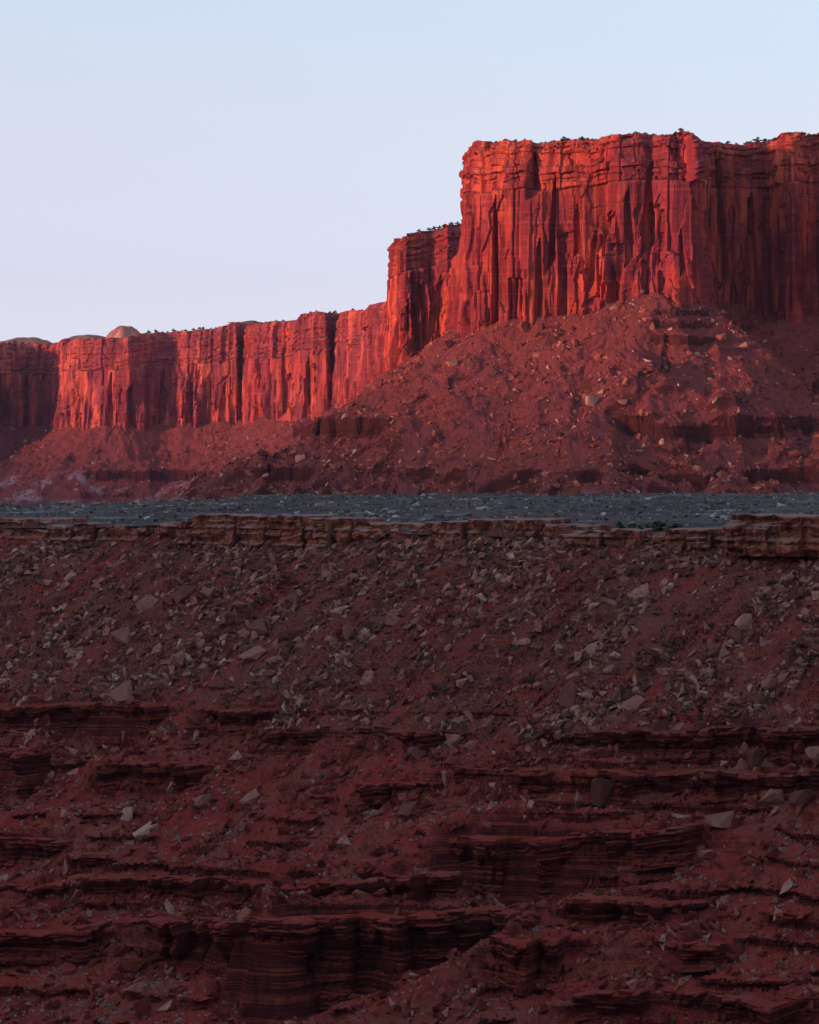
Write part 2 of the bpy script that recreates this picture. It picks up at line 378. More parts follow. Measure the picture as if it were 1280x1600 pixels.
def cliff(name, pts, zb_px, zt_px, ds, dz, seed, mat, capfrac=0.30, scale=1.0, label=None, cracks=()):
    s, x, y, nx, ny = plan(pts, ds)
    px = 640 + F * x / y
    zb = np.interp(px, [p[0] for p in zb_px], [p[1] for p in zb_px]) if not callable(zb_px) else zb_px(x, y)
    zt = np.interp(px, [p[0] for p in zt_px], [p[1] for p in zt_px]) + 1.2 * fbm1(s / 14, 3, seed + 3) * scale
    nz = int((zt.max() - zb.min() + 18) / dz)
    v = np.linspace(0, 1, nz)[None, :]
    Z = (zb - 16)[:, None] * (1 - v) + zt[:, None] * v
    Zr = (Z - zb[:, None]) / (zt - zb)[:, None]
    S = np.repeat(s[:, None], nz, 1)
    capz = 1 - capfrac + 0.02 * fbm1(s / 50, 2, seed + 9)[:, None]
    cap = sstep(-0.004, 0.006, Zr - capz)
    d = 2.6 * scale * fbm2(S / 60, Zr * 0.4, 2, seed)
    col = columns(S, Zr, 15 * scale, seed + 1, 1.5 * scale, 0.20, 6.0 * scale, 0.8 * scale, 0.10, sig=0.75)
    col += columns(S, Zr, 6.0 * scale, seed + 2, 0.9 * scale, 0.34, 2.6 * scale, 0.5 * scale, 0.2, win=0.8, sig=0.7)
    col += columns(S, Zr, 2.6 * scale, seed + 4, 0.40 * scale, 0.36, 0.9, 0.4, 0.3, win=0.6, sig=0.6)
    # slabs leaning on the face (from the foot up) and niches where slabs have fallen away
    rg_ = np.random.default_rng(seed + 40); Ls = s[-1]; Hh = float(np.mean(zt - zb))
    slab = np.zeros_like(S)
    for q in range(int(Ls / 5.0 / scale)):
        s0 = rg_.uniform(0, Ls); w = rg_.uniform(2.5, 11) * scale; top = rg_.beta(1.3, 1.8) * (1 - capfrac); th = rg_.uniform(0.8, 3.2) * scale
        kind = rg_.random()
        i0, i1 = np.searchsorted(s, [s0 - w * 1.2 - 6, s0 + w * 1.2 + 6]); sl = np.s_[i0:i1]
        if i1 - i0 < 3: continue
        ln = rg_.normal(0, 0.05); u = (S[sl] - s0 - ln * (Zr[sl] - top) * Hh) / (w / 2)
        edge = top - rg_.uniform(-0.05, 0.05) * u - rg_.uniform(0.0, 0.10) * u * u
        if kind < 0.5:      # pillar or slab standing on the foot, wedge-shaped head
            m = (np.abs(u) < 1) & (Zr[sl] < edge)
            slab[sl] += np.where(m, th * np.clip((edge - Zr[sl]) / 0.08, 0.25, 1) + rg_.normal(0, .25) * u * w / 2, 0)
        else:               # niche with an arched or slanting head
            lo = top - rg_.uniform(0.12, 0.5); uu = u * (1 + 0.25 * (edge - Zr[sl]) / 0.3)
            m = (np.abs(uu) < 1) & (Zr[sl] < edge) & (Zr[sl] > lo + 0.06 * u)
            slab[sl] -= np.where(m, th * 0.9 + rg_.normal(0, .3) * u * w / 2, 0)
    calm = sstep(-0.35, 0.15, fbm2(S / 22, Zr * 2.0, 2, seed + 33))
    col = col * (0.35 + 0.65 * calm) + slab
    # joint blocks: flat faces stepping in and out, bounded by level and upright cracks
    warp = 0.30 * fbm2(S / 14, Z / 30, 2, seed + 51)
    _, _, j1 = voronoi2(S / (12 * scale) + warp, Z / (27 * scale) + warp, seed + 52); _, _, j2 = voronoi2(S / (5 * scale) + warp, Z / (10 * scale), seed + 53)
    col = col + 2.8 * scale * (j1 - 0.5) + 1.3 * scale * (j2 - 0.5) * calm
    # horizontal partings across the face
    for q in range(7):
        zr0 = rg_.uniform(0.08, 0.95 - capfrac); s0 = rg_.uniform(0, Ls); w = rg_.uniform(15, 50) * scale
        col -= 0.7 * scale * np.exp(-((Zr - zr0 - 0.01 * fbm2(S / 20, S * 0, 2, seed + q)) * Hh / 0.35) ** 2) * (np.abs(S - s0) < w)
    # bedded, blocky upper beds
    beds = np.cumsum(np.random.default_rng(seed + 5).choice([0.8, 1.2, 2.0, 3.6, 5.5], 60, p=[.2, .25, .25, .2, .1]) * scale)
    dp = (zt[:, None] - Z) + 1.2 * fbm2(S / 40, Z * 0.02, 2, seed + 6) * scale
    bi = np.searchsorted(beds, dp)
    bo = np.random.default_rng(seed + 7).normal(0, 0.55, 80)[bi] * scale
    bw = np.random.default_rng(seed + 17).uniform(5, 18, 80)[bi] * scale
    sj = S / bw + bi * 3.71 + 0.25 * fbm2(S / 9, Z / 9, 2, seed + 18)
    ci = np.floor(sj); cid = h01(ci, bi, seed + 8); tl2 = h01(ci, bi, seed + 9) - 0.5
    gap = np.minimum(sj - ci, 1 - (sj - ci)) * bw
    blockd = 1.5 * scale * (cid - 0.5) + 0.45 * tl2 * (sj - ci - 0.5) * bw - 0.5 * scale * np.exp(-(gap / 0.35) ** 2)
    zc = np.clip((Zr - capz) / (1 - capz), 0, 1)
    back = -(2.0 * zc + 3.0 * scale * sstep(0.80, 1.0, zc) * (0.4 + sstep(-.3, .3, fbm1(s / 25, 2, seed + 19))[:, None]))
    big = columns(S, Zr * 0 + 0.5, 13 * scale, seed + 24, 1.5 * scale, 0.28, 3.0 * scale, 0.8 * scale, 0.1, 0)
    capd = 0.35 * col + 0.7 * big + back + bo + blockd - 0.4 * scale
    fx, fy = S / 3.0, Z / 9.0
    fine = 0.22 * fbm2(fx, fy, 4, seed + 12) * scale + 0.15 * fbm2(S / 6, Z / 0.9, 3, seed + 14) * scale * (0.3 + 0.7 * cap)
    part = -1.1 * scale * np.exp(-((Zr - capz) * (zt - zb)[:, None] / 0.6) ** 2)
    for cp, z0, z1, cw_, cdp in cracks:      # deep open joints: column, lower and upper end, half width, depth
        s0 = s[np.abs(px - cp).argmin()]; ln = 0.05 * math.sin(cp) * (zt - zb)[:, None]
        u = (S - s0 - ln * (Zr - z0)) / (cw_ * (0.5 + 0.9 * np.clip(1 - (Zr - z0) / (z1 - z0), 0, 1)))
        d = d - cdp * np.exp(-u ** 6) * ((Zr > z0 - 0.05 + 0.03 * u) & (Zr < z1 + 0.03 * u))
    d = d + np.where(cap > 0.5, capd, col) + fine + part + 1.6 * scale * (1 - np.clip(Zr, 0, 1)) ** 2
    X = x[:, None] + nx[:, None] * d; Y = y[:, None] + ny[:, None] * d
    P = np.stack([X, Y, Z], -1)
    # the top surface running back from the edge
    tops = []
    for k in (1.2, 3, 6, 11, 20, 38, 70):
        q = P[:, -1].copy(); q[:, 0] -= nx * min(k, 3); q[:, 1] += -ny * min(k, 3) + max(k - 3, 0)
        q[:, 2] = zt + 0.9 * scale * fbm2(s / 9, np.full_like(s, k / 9), 3, seed + 21) * min(1, k / 3) + 0.03 * k
        tops.append(q)
    P = np.concatenate([P, np.stack(tops, 1)], 1)
    o = grid_mesh(name, P, mat); tag(o, label, kind='structure')
    return o, P

def lvl(pts):
    return [(p, ZZ(py, D)) for p, py, D in pts]

butte_zb = lvl([(700, 512, 1740), (722, 512, 1735), (770, 515, 1725), (820, 505, 1712), (900, 498, 1715), (960, 482, 1692), (1010, 470, 1695), (1048, 462, 1684), (1085, 480, 1692), (1100, 492, 1770),
                (1140, 478, 1778), (1180, 500, 1783), (1280, 500, 1778), (1400, 505, 1740), (1700, 510, 1640)])
butte_zt = lvl([(700, 225, 1740), (722, 218, 1735), (760, 219, 1722), (850, 221, 1715), (900, 220, 1712), (945, 212, 1700), (960, 206, 1692), (1040, 207, 1685), (1075, 212, 1688), (1100, 216, 1760), (1120, 222, 1778),
                (1160, 226, 1780), (1200, 220, 1785), (1235, 208, 1755), (1280, 206, 1775), (1400, 206, 1740), (1700, 200, 1640)])
far_zb = lvl([(-330, 672, 3300), (0, 670, 3430), (100, 668, 3330), (190, 668, 3280), (300, 664, 3300), (440, 655, 3160), (560, 640, 3050), (640, 630, 2900)])
far_zt = lvl([(-330, 540, 3300), (0, 536, 3440), (60, 538, 3450), (92, 534, 3420), (110, 530, 3320), (190, 528, 3280), (240, 520, 3290), (330, 514, 3290), (372, 508, 3350), (395, 505, 3210), (455, 498, 3150), (463, 490, 3150), (508, 488, 3160), (560, 484, 3050), (640, 480, 2900)])
mid_zb = lvl([(560, 602, 2500), (640, 560, 2400)]); mid_zt = lvl([(560, 500, 2520), (568, 488, 2500), (575, 478, 2480), (596, 471, 2440), (640, 465, 2350)])
prow_zb = lvl([(590, 565, 2080), (620, 550, 2040), (700, 518, 2040), (760, 500, 2060)])
prow_zt = lvl([(596, 372, 2150), (612, 371, 2080), (622, 369, 2040), (650, 366, 2060), (676, 356, 2045), (690, 352, 2040), (760, 348, 2060)])

_, P_b = cliff('butte_terrain', BUTTE, butte_zb, butte_zt, 0.66, 0.70, 11, M['cliff'], 0.27, 1.0, 'tall fluted red sandstone cliff of the big butte glowing in the low sun',
                [(776, -.2, .68, 2.0, 9), (744, .22, .62, 3.4, 4.5), (862, .36, .80, 1.6, 7), (842, .05, .45, 2.0, 5), (835, .75, .92, 3, 5), (902, .42, .62, 1.4, 5), (985, .30, .66, 2.4, 6), (1012, .36, .82, 2.2, 7), (1066, .22, .42, 1.2, 5), (960, .02, .22, 2.6, 5), (880, .0, .3, 1.4, 4), (925, .2, .45, 1.5, 4), (1180, 0, .7, 3, 6), (1130, .2, .9, 2.5, 7)])
_, P_p = cliff('prow_terrain', PROW, prow_zb, prow_zt, 0.9, 0.9, 31, M['cliff'], 0.33, 0.95, 'lower red sandstone buttress just behind the big butte',
                [(624, -.2, .45, 1.8, 6), (652, -.2, .66, 3.4, 9), (664, -.2, .55, 3.0, 9), (640, 0, .4, 1.2, 5)])
_, P_m = cliff('buttress_terrain', MIDW, mid_zb, mid_zt, 1.2, 1.1, 41, M['far_cliff'], 0.30, 0.8, 'small red buttress between the far wall and the talus edge')
_, P_f = cliff('far_mesa_terrain', FARW, far_zb, far_zt, 1.45, 1.3, 57, M['far_cliff'], 0.36, 1.0, 'long far red cliff wall receding to the left under the pale sky',
                [(378, -.1, .85, 5, 16), (518, -.1, .62, 5, 14), (172, 0, .6, 3, 8), (205, 0, .45, 4, 8), (252, .1, .6, 3, 9), (40, -.1, .6, 5, 10), (15, -.1, .5, 4, 10), (66, -.1, .6, 5, 9), (300, .1, .5, 2, 6), (348, .0, .4, 3, 6), (420, .0, .6, 3, 8), (445, .1, .7, 4, 9), (480, 0, .55, 3, 8)])

# ------------------------------------------------------------------ sheets sampled along lines of sight, even along their profile
def sheet(h_fun, T_fun, px0, px1, ncol, D0, D1, nd, nrow, flat_w=0.35):
    a = (np.linspace(px0, px1, ncol) - 640) / F
    D = np.linspace(D1, D0, nd)                       # far to near
    A, DD = np.meshgrid(a, D, indexing='ij')
    X, Y = A * DD, DD
    h = h_fun(X, Y)
    z, cl = T_fun(h, X, Y)
    ha = np.gradient(h, a, axis=0) ; hD = np.gradient(h, D, axis=1)
    hX = ha / DD; hY = hD - A * hX
    L = np.cumsum(np.c_[np.zeros(ncol), flat_w * np.abs(np.diff(DD, axis=1)) + np.abs(np.diff(z, axis=1))], 1)
    # smooth the allocation across neighbouring columns so that rows stay continuous
    k = 9
    Lp = np.pad(L / L[:, -1:], ((k // 2, k // 2), (0, 0)), mode='edge')
    cs = np.cumsum(np.r_[np.zeros((1, nd)), Lp], 0); Ls = (cs[k:] - cs[:-k]) / k
    t = np.linspace(0, 1, nrow)
    out = np.empty((ncol, nrow, 6))
    for i in range(ncol):
        Di = np.interp(t, Ls[i], D); out[i, :, 0] = a[i] * Di; out[i, :, 1] = Di
        rD = D[::-1]
        out[i, :, 2] = np.interp(Di, rD, z[i, ::-1]); out[i, :, 3] = np.interp(Di, rD, cl[i, ::-1])
        out[i, :, 4] = np.interp(Di, rD, hX[i, ::-1]); out[i, :, 5] = np.interp(Di, rD, hY[i, ::-1])
    g = np.hypot(out[..., 4], out[..., 5]) + 1e-6
    return out[..., :3].copy(), out[..., 3], -out[..., 4] / g, -out[..., 5] / g

def normals(P):
    u = np.gradient(P, axis=0); v = np.gradient(P, axis=1)
    n = np.cross(u, v); n /= np.linalg.norm(n, axis=-1, keepdims=True) + 1e-12
    return np.where(n[..., 2:3] < 0, -n, n)

def ledges(h, levels, mask):
    """map a smooth height to cliffs and benches; returns height and how cliff-like each point is"""
    kx, kz = [-400.0], [-400.0]
    for zl, t in sorted(levels):
        kx += [zl - 0.10 * t, zl]; kz += [zl - t, zl]
    kx.append(400.0); kz.append(400.0)
    kx, kz = np.array(kx), np.array(kz)
    z = np.interp(h, kx, kz)
    cl = np.zeros_like(h)
    for zl, t in levels:
        cl = np.maximum(cl, sstep(zl - 0.10 * t - 0.12, zl - 0.08 * t, h) * (1 - sstep(zl, zl + 0.1, h)))
    return h + (z - h) * mask, cl * mask

# ------------------------------------------------------------------ talus below the butte and the far wall
def dist_poly(X, Y, pts, zb_px, step=14.0):
    s, x, y, nx, ny = plan(pts, step)
    px = 640 + F * x / y
    zb = np.interp(px, [p[0] for p in zb_px], [p[1] for p in zb_px])
    best = np.full(X.shape, 1e12); sz = np.zeros(X.shape); ss = np.zeros(X.shape)
    for i in range(len(s) - 1):
        ax, ay, bx, by = x[i], y[i], x[i + 1], y[i + 1]
        ll = (bx - ax) ** 2 + (by - ay) ** 2
        t = np.clip(((X - ax) * (bx - ax) + (Y - ay) * (by - ay)) / ll, 0, 1)
        d = (X - ax - t * (bx - ax)) ** 2 + (Y - ay - t * (by - ay)) ** 2
        m = d < best
        best = np.where(m, d, best); sz = np.where(m, zb[i] + t * (zb[i + 1] - zb[i]), sz); ss = np.where(m, s[i] + t * (s[i + 1] - s[i]), ss)
    return np.sqrt(best), sz, ss

def talus_h(walls):
    def f(X, Y):
        H = np.full(X.shape, -1e9)
        for pts, zb, seed in walls:
            d, z, s = dist_poly(X + 9 * fbm2(X / 45, Y / 45, 3, seed + 3), Y + 9 * fbm2(X / 45, Y / 45, 3, seed + 4), pts, zb)
            s = s + 16 * fbm2(X / 35, Y / 35, 3, seed + 5)
            hh = z + 3 - 0.70 * d + 0.00055 * np.minimum(d, 220) ** 2
            am = np.clip(d / 60, 0, 1)
            hh = hh + am * (4.2 * fbm1(s / 42, 2, seed) + 2.4 * fbm1(s / 13, 3, seed + 1)) * (1 - 0.5 * np.clip((d - 90) / 80, 0, 1))
            H = np.maximum(H, hh) + 2.2 * np.exp(-np.abs(np.clip(H - hh, -60, 60)) / 3.0)
        return H + 2.0 * fbm2(X / 30, Y / 30, 3, 90) 
    return f

def talus_T(levels, maskf):
    def f(h, X, Y):
        return ledges(h, levels, maskf(X, Y))
    return f

def rough(P, cl, gx, gy, seed, sc=1.0, strata=0.8, joint=0.8, bump=0.45, tilt=0.0):
    x, y, z = P[..., 0].copy(), P[..., 1].copy(), P[..., 2].copy()
    ze = z - tilt * x
    pr = fbm1(ze.ravel() / (1.5 * sc), 2, seed).reshape(z.shape) + 0.6 * fbm1(ze.ravel() / (0.5 * sc), 2, seed + 5).reshape(z.shape)
    jt = noise3(x / (3.2 * sc), y / (3.2 * sc), z / (26 * sc), seed + 1) + 0.6 * noise3(x / (1.3 * sc), y / (1.3 * sc), z / (6 * sc), seed + 2)
    blk = noise3(x / (7.5 * sc), y / (7.5 * sc), z / (40 * sc), seed + 3)
    bi = np.floor(ze / (1.25 * sc) + 0.35 * noise2(x / 25, y / 25, seed + 8)); uu = x * 0.72 - y * 0.69
    bw = (2.5 + 6 * h01(bi, bi * 0, seed + 6)) * sc; ci = np.floor(uu / bw + bi * 0.37)
    brick = h01(ci, bi, seed + 7) - 0.5
    push = cl * (strata * pr + joint * (0.25 * jt + 1.5 * brick) + 1.2 * joint * blk)
    P[..., 0] += gx * push; P[..., 1] += gy * push
    P[..., 2] += bump * (1 - 0.8 * cl) * (fbm2(x / (4.0 * sc), y / (4.0 * sc), 4, seed + 4, 0.6))
    return P

mask_b = lambda X, Y: np.maximum.reduce([
    sstep(950, 990, 640 + F * X / Y) * (1 - sstep(1255, 1290, 640 + F * X / Y)),
    sstep(405, 430, 640 + F * X / Y) * (1 - sstep(590, 625, 640 + F * X / Y))])
def butte_T(h, X, Y):
    z, c1 = ledges(h, [(42, 11)], mask_b(X, Y) * (0.75 + 0.25 * sstep(-0.3, 0.2, fbm2(X / 14, Y / 14, 2, 301))))
    m2 = sstep(-0.25, 0.25, fbm2(X / 30, Y / 30, 2, 302)) * 0.9
    z, c2 = ledges(z, [(13, 8)], m2)
    # red bedded gully walls right of the debris spine
    pxx = 640 + F * X / Y
    m3 = sstep(1010, 1030, pxx) * (1 - sstep(1105, 1125, pxx)) * 0.8
    z, c3 = ledges(z, [(99, 5), (90, 5.5), (106, 4)], m3)
    return z, np.maximum.reduce([c1, c2, c3])
hb = talus_h([(BUTTE, butte_zb, 71), (PROW, prow_zb, 75)])
Pt, ct, gx, gy = sheet(hb, butte_T, 120, 1660, 580, 1420, 1990, 480, 240, 0.30)
Pt = rough(Pt, ct, gx, gy, 120, 1.6, 1.0, 1.1, 0.8)
tag(grid_mesh('butte_talus_terrain', Pt, M['talus']), 'boulder-strewn red talus apron under the big butte', kind='structure')
cam_d = 0

far_mask = lambda X, Y: sstep(120, 160, 640 + F * X / Y) * (1 - sstep(320, 345, 640 + F * X / Y))
def far_T(h, X, Y):
    z, c1 = ledges(h, [(3, 11)], far_mask(X, Y) * 0.95)
    z, c2 = ledges(z, [(-22, 6)], 0.6 * sstep(-0.1, 0.3, fbm2(X / 60, Y / 60, 2, 311)))
    return z, np.maximum(c1, c2)
hf = talus_h([(FARW, far_zb, 81), (MIDW, mid_zb, 85)])
Pf, cf, gx, gy = sheet(hf, far_T, -330, 640, 320, 2760, 3520, 360, 150, 0.2)
Pf = rough(Pf, cf, gx, gy, 140, 2.4, 1.6, 1.6, 1.3)
tag(grid_mesh('far_talus_terrain', Pf, M['talus']), 'distant talus apron below the far cliff wall', kind='structure')

# ------------------------------------------------------------------ rim of the bench
RIM = [(-400, 1075), (-200, 1010), (0, 960), (300, 900), (640, 840), (900, 790), (1140, 760), (1280, 740), (1500, 700), (1750, 660)]
rpx = np.array([p for p, _ in RIM], float); rD = np.array([d for _, d in RIM], float)
def rimD(px): return np.interp(px, rpx, rD) + 3.0 * noise2(np.asarray(px, float) / 55, np.zeros_like(np.asarray(px, float)), 5)
def rim_top(px): return np.interp(px, [-400, 0, 150, 300, 480, 600, 800, 1000, 1140, 1280, 1750], [-4, -2.0, -1.2, 0.8, 0.2, -0.8, -0.8, -0.9, 0.4, 2.2, 5])

def bench_h(X, Y):
    px = 640 + F * X / Y
    base = np.interp(px, [-400, 0, 150, 300, 700, 1140, 1300, 1750], [-4, -2.4, -1.8, -1.2, -0.9, -0.4, 1.6, 3])
    far = np.interp(px, [-400, 0, 300, 640, 1300], [-5, -4.5, -3.0, -0.8, 0.6])
    t = np.clip((Y - rimD(px)) / 600.0, 0, 1)
    h = base * (1 - t) + far * t
    h = h + 1.0 * fbm2(X / 60, Y / 60, 3, 401) + 0.5 * fbm2(X / 12, Y / 12, 3, 402)
    end = np.interp(px, [-400, 0, 200, 330, 500], [1330, 1360, 1430, 1500, 1900])
    return h - 22 * sstep(0, 60, Y - end)
def bench_T(h, X, Y):
    return ledges(h, [(-0.2, 1.3), (0.9, 1.2), (-2.2, 1.4)], sstep(0.05, 0.3, fbm2(X / 50, Y / 70, 2, 403)))
Pn, cn, gx, gy = sheet(bench_h, bench_T, -400, 1740, 360, 670, 1640, 800, 180, 0.08)
Pn = rough(Pn, cn, gx, gy, 160, 1.0, 0.3, 0.4, 0.22)
bpx = 640 + F * Pn[..., 0] / Pn[..., 1]; lim = rimD(bpx) + 1.5; cut = Pn[..., 1] < lim     # the sheet ends at the rim, under the caprock tops
Pn[..., 0] = np.where(cut, (bpx - 640) / F * lim, Pn[..., 0]); Pn[..., 2] = np.where(cut, rim_top(bpx) - 2.2, Pn[..., 2]); Pn[..., 1] = np.where(cut, lim, Pn[..., 1])
tag(grid_mesh('bench_ground', Pn, M['bench']), 'flat grey scrub-covered bench below the butte', kind='structure')

# ------------------------------------------------------------------ canyon slope: traced levels -> smooth surface -> ledges
DIP = 0.06
ctl = []
def cz(px, py, z): ctl.append((*XY(px, (CZ - z) * F / (py - PH)), z))
def cd(px, py, D): ctl.append((*XY(px, D), ZZ(py, D)))
foot = [(-380, 850), (-200, 845), (0, 842), (100, 850), (225, 850), (300, 851), (420, 857), (540, 854), (640, 842), (725, 845), (800, 842), (900, 853), (1000, 856), (1100, 861), (1180, 878), (1280, 880), (1450, 886), (1700, 890)]
for p, q in foot:
    D = float(np.interp(p, rpx, rD)); cd(p, q, D - 0.5); x, y = XY(p, D + 26); ctl.append((x, y, ZZ(q, D) + 9))
fp, fq = [p for p, _ in foot], [q for _, q in foot]
def D0(px, py):
    """distance of the overall slope seen at a photo position"""
    f = np.interp(px, fp, fq); dr = np.interp(px, rpx, rD); de = np.interp(px, [-200, 0, 640, 1280, 1500], [690, 655, 607, 566, 550])
    return dr - (dr - de) * np.clip((py - f) / (1600.0 - f), 0, 1.3) ** 0.82
# ledge walls traced as (column, rim row, foot row, set back in metres)
WALLS = [
 [(-60, 1452, 1490, 0), (20, 1453, 1490, 0), (60, 1455, 1492, 0), (128, 1452, 1490, -1), (136, 1446, 1476, 1), (180, 1440, 1468, 1), (250, 1436, 1466, 1), (330, 1438, 1475, 1), (370, 1444, 1545, 0), (382, 1441, 1556, -4), (420, 1440, 1558, -5),
  (458, 1438, 1556, -4), (468, 1431, 1550, 5), (560, 1427, 1562, 10), (650, 1425, 1558, 12), (740, 1424, 1528, 12), (790, 1424, 1505, 10), (840, 1428, 1490, 6)],
 [(750, 1474, 1506, -4), (762, 1466, 1530, -6), (830, 1466, 1526, -6), (900, 1468, 1518, -5), (1000, 1470, 1510, -3), (1100, 1474, 1500, -1), (1140, 1476, 1492, 0)],
 [(690, 1318, 1372, 0), (720, 1312, 1385, 2), (790, 1310, 1400, 5), (880, 1307, 1402, 5), (930, 1303, 1390, 2), (960, 1304, 1355, 0), (1000, 1300, 1342, 0), (1100, 1292, 1332, 0)],
 [(886, 1410, 1430, 0), (898, 1402, 1442, -2), (950, 1402, 1442, -2.5), (968, 1405, 1436, 0), (985, 1403, 1440, -2), (1040, 1405, 1440, -2), (1056, 1408, 1436, 0), (1075, 1408, 1436, -1.5), (1120, 1414, 1438, -1)],
 [(1190, 1424, 1450, 0), (1230, 1428, 1466, -2), (1290, 1426, 1470, -2), (1400, 1430, 1470, 0)],
 [(905, 1554, 1578, 0), (915, 1545, 1588, -2), (1000, 1548, 1592, -2), (1120, 1556, 1598, -2), (1280, 1562, 1605, -2), (1400, 1566, 1612, -2)],
 [(-60, 1384, 1404, 0), (60, 1386, 1406, 0), (108, 1378, 1412, -1), (118, 1374, 1396, 1), (150, 1370, 1398, 0), (250, 1368, 1396, 0), (345, 1376, 1404, 0), (430, 1380, 1410, -2), (470, 1386, 1412, -2), (480, 1380, 1400, 1), (560, 1378, 1402, 0), (640, 1366, 1405, -1), (700, 1362, 1412, -3), (728, 1368, 1404, -1)],
 [(-60, 1100, 1135, 0), (60, 1103, 1140, 0), (98, 1098, 1132, -1), (108, 1100, 1140, 2), (180, 1098, 1138, 1), (250, 1096, 1132, 0), (262, 1100, 1126, 0)],
 [(318, 1110, 1130, 0), (400, 1106, 1138, 0), (436, 1114, 1134, 0)],
 [(415, 1144, 1160, 0), (520, 1138, 1162, -1), (530, 1140, 1158, 0), (600, 1140, 1158, 0), (690, 1144, 1158, 0)],
 [(840, 1150, 1170, 0), (930, 1145, 1174, 0), (960, 1146, 1172, 1), (1060, 1144, 1174, 0), (1150, 1138, 1180, 0), (1260, 1136, 1180, 0), (1400, 1136, 1178, 0)],
 [(885, 1210, 1245, 0), (935, 1205, 1262, 1), (985, 1205, 1260, -2), (1000, 1208, 1250, 2), (1060, 1206, 1238, 1), (1160, 1210, 1238, 0), (1290, 1206, 1232, 0), (1400, 1206, 1230, 0)],
 [(140, 1198, 1214, 0), (210, 1190, 1216, -1), (330, 1196, 1222, 0)],
 [(-60, 1175, 1222, 1), (40, 1172, 1222, 1), (80, 1178, 1215, 0)],
 [(548, 1226, 1240, 0), (640, 1226, 1244, -1), (700, 1222, 1240, 0)],
 [(720, 1200, 1215, 0), (800, 1206, 1232, -1), (850, 1204, 1245, 1), (875, 1208, 1240, 2)],
 [(-60, 1312, 1338, 0), (60, 1310, 1340, 0), (118, 1316, 1336, 0)],
 [(125, 1331, 1346, 0), (210, 1336, 1352, 0)],
]
WL = []
for pts in WALLS:
    out = []
    for p, qt, qb, dd in pts:
        D = float(D0(p, 0.5 * (qt + qb))) + dd; out.append((*XY(p, D), ZZ(qt, D), ZZ(qb, D - 1.0)))
    w_ = np.array(out); WL.append(w_)
    L_ = np.r_[0, np.cumsum(np.hypot(np.diff(w_[:, 0]), np.diff(w_[:, 1])))]
    for q in np.arange(1.5, L_[-1], 9.0):
        x, y, zt_, zb_ = [np.interp(q, L_, w_[:, k]) for k in range(4)]
        ctl.append((x * (y + 2.0) / y, y + 2.0, zt_ + 0.1)); ctl.append((x * (y - 2.8) / y, y - 2.8, zb_ - 0.8))
for p in range(-190, 1500, 65):
    for q in range(880, 1660, 38):
        if q < np.interp(p, fp, fq) + 25: continue
        near = any(pts[0][0] - 45 < p < pts[-1][0] + 45 and np.interp(p, [a_[0] for a_ in pts], [a_[1] for a_ in pts]) - 26 < q < np.interp(p, [a_[0] for a_ in pts], [a_[2] for a_ in pts]) + 26 for pts in WALLS)
        if near or (490 < p < 745 and 1480 < q < 1552): continue
        D = float(D0(p, q)); ctl.append((*XY(p, D), ZZ(q, D)))
for p, D, q in [(540, 640, 1585), (600, 642, 1572), (660, 642, 1552), (710, 641, 1530)]: ctl.append((*XY(p, D), ZZ(q, D)))
for p, q in [(490, 1600), (600, 1548), (680, 1510)]: D = float(D0(p, q)) - 2; ctl.append((*XY(p, D), ZZ(q, D)))
for p, z in [(-250, -132), (100, -130), (400, -128), (700, -122), (1000, -118), (1400, -112)]: ctl.append((*XY(p, 490.0), z))
LEV = [(z_, t_) for z_, t_ in [(-34, 0.9), (-41, 1.2), (-46.5, 1.5), (-51, 2.2), (-55.5, 1.6), (-60, 2.2), (-64.5, 1.8), (-69, 2.0), (-73.5, 1.5), (-78, 2.2), (-82.5, 1.6), (-86.5, 2.0), (-91, 2.2), (-95, 1.6), (-99.5, 2.4), (-104, 2.0)]]
C = np.array(ctl); CX, CY, CV = C[:, 0] / 100, (C[:, 1] - 700) / 100, C[:, 2]
def _k(r2): return 0.5 * r2 * np.log(r2 + 1e-9)
Km = _k((CX[:, None] - CX) ** 2 + (CY[:, None] - CY) ** 2) + np.eye(len(C)) * 0.0001
Pm = np.c_[np.ones(len(C)), CX, CY]
wts = np.linalg.solve(np.block([[Km, Pm], [Pm.T, np.zeros((3, 3))]]), np.r_[CV, 0, 0, 0])
def tps(X, Y):
    x, y = X / 100, (Y - 700) / 100
    r = wts[-3] + wts[-2] * x + wts[-1] * y
    for i in range(len(C)):
        r = r + wts[i] * _k((x - CX[i]) ** 2 + (y - CY[i]) ** 2)
    return r
def up2(A, i, n, ax):
    k = np.arange(n); j = np.clip(np.searchsorted(i, k, side='right') - 1, 0, len(i) - 2); t = (k - i[j]) / (i[j + 1] - i[j])
    t = t[:, None] if ax == 0 else t[None]
    return np.take(A, j, ax) * (1 - t) + np.take(A, j + 1, ax) * t
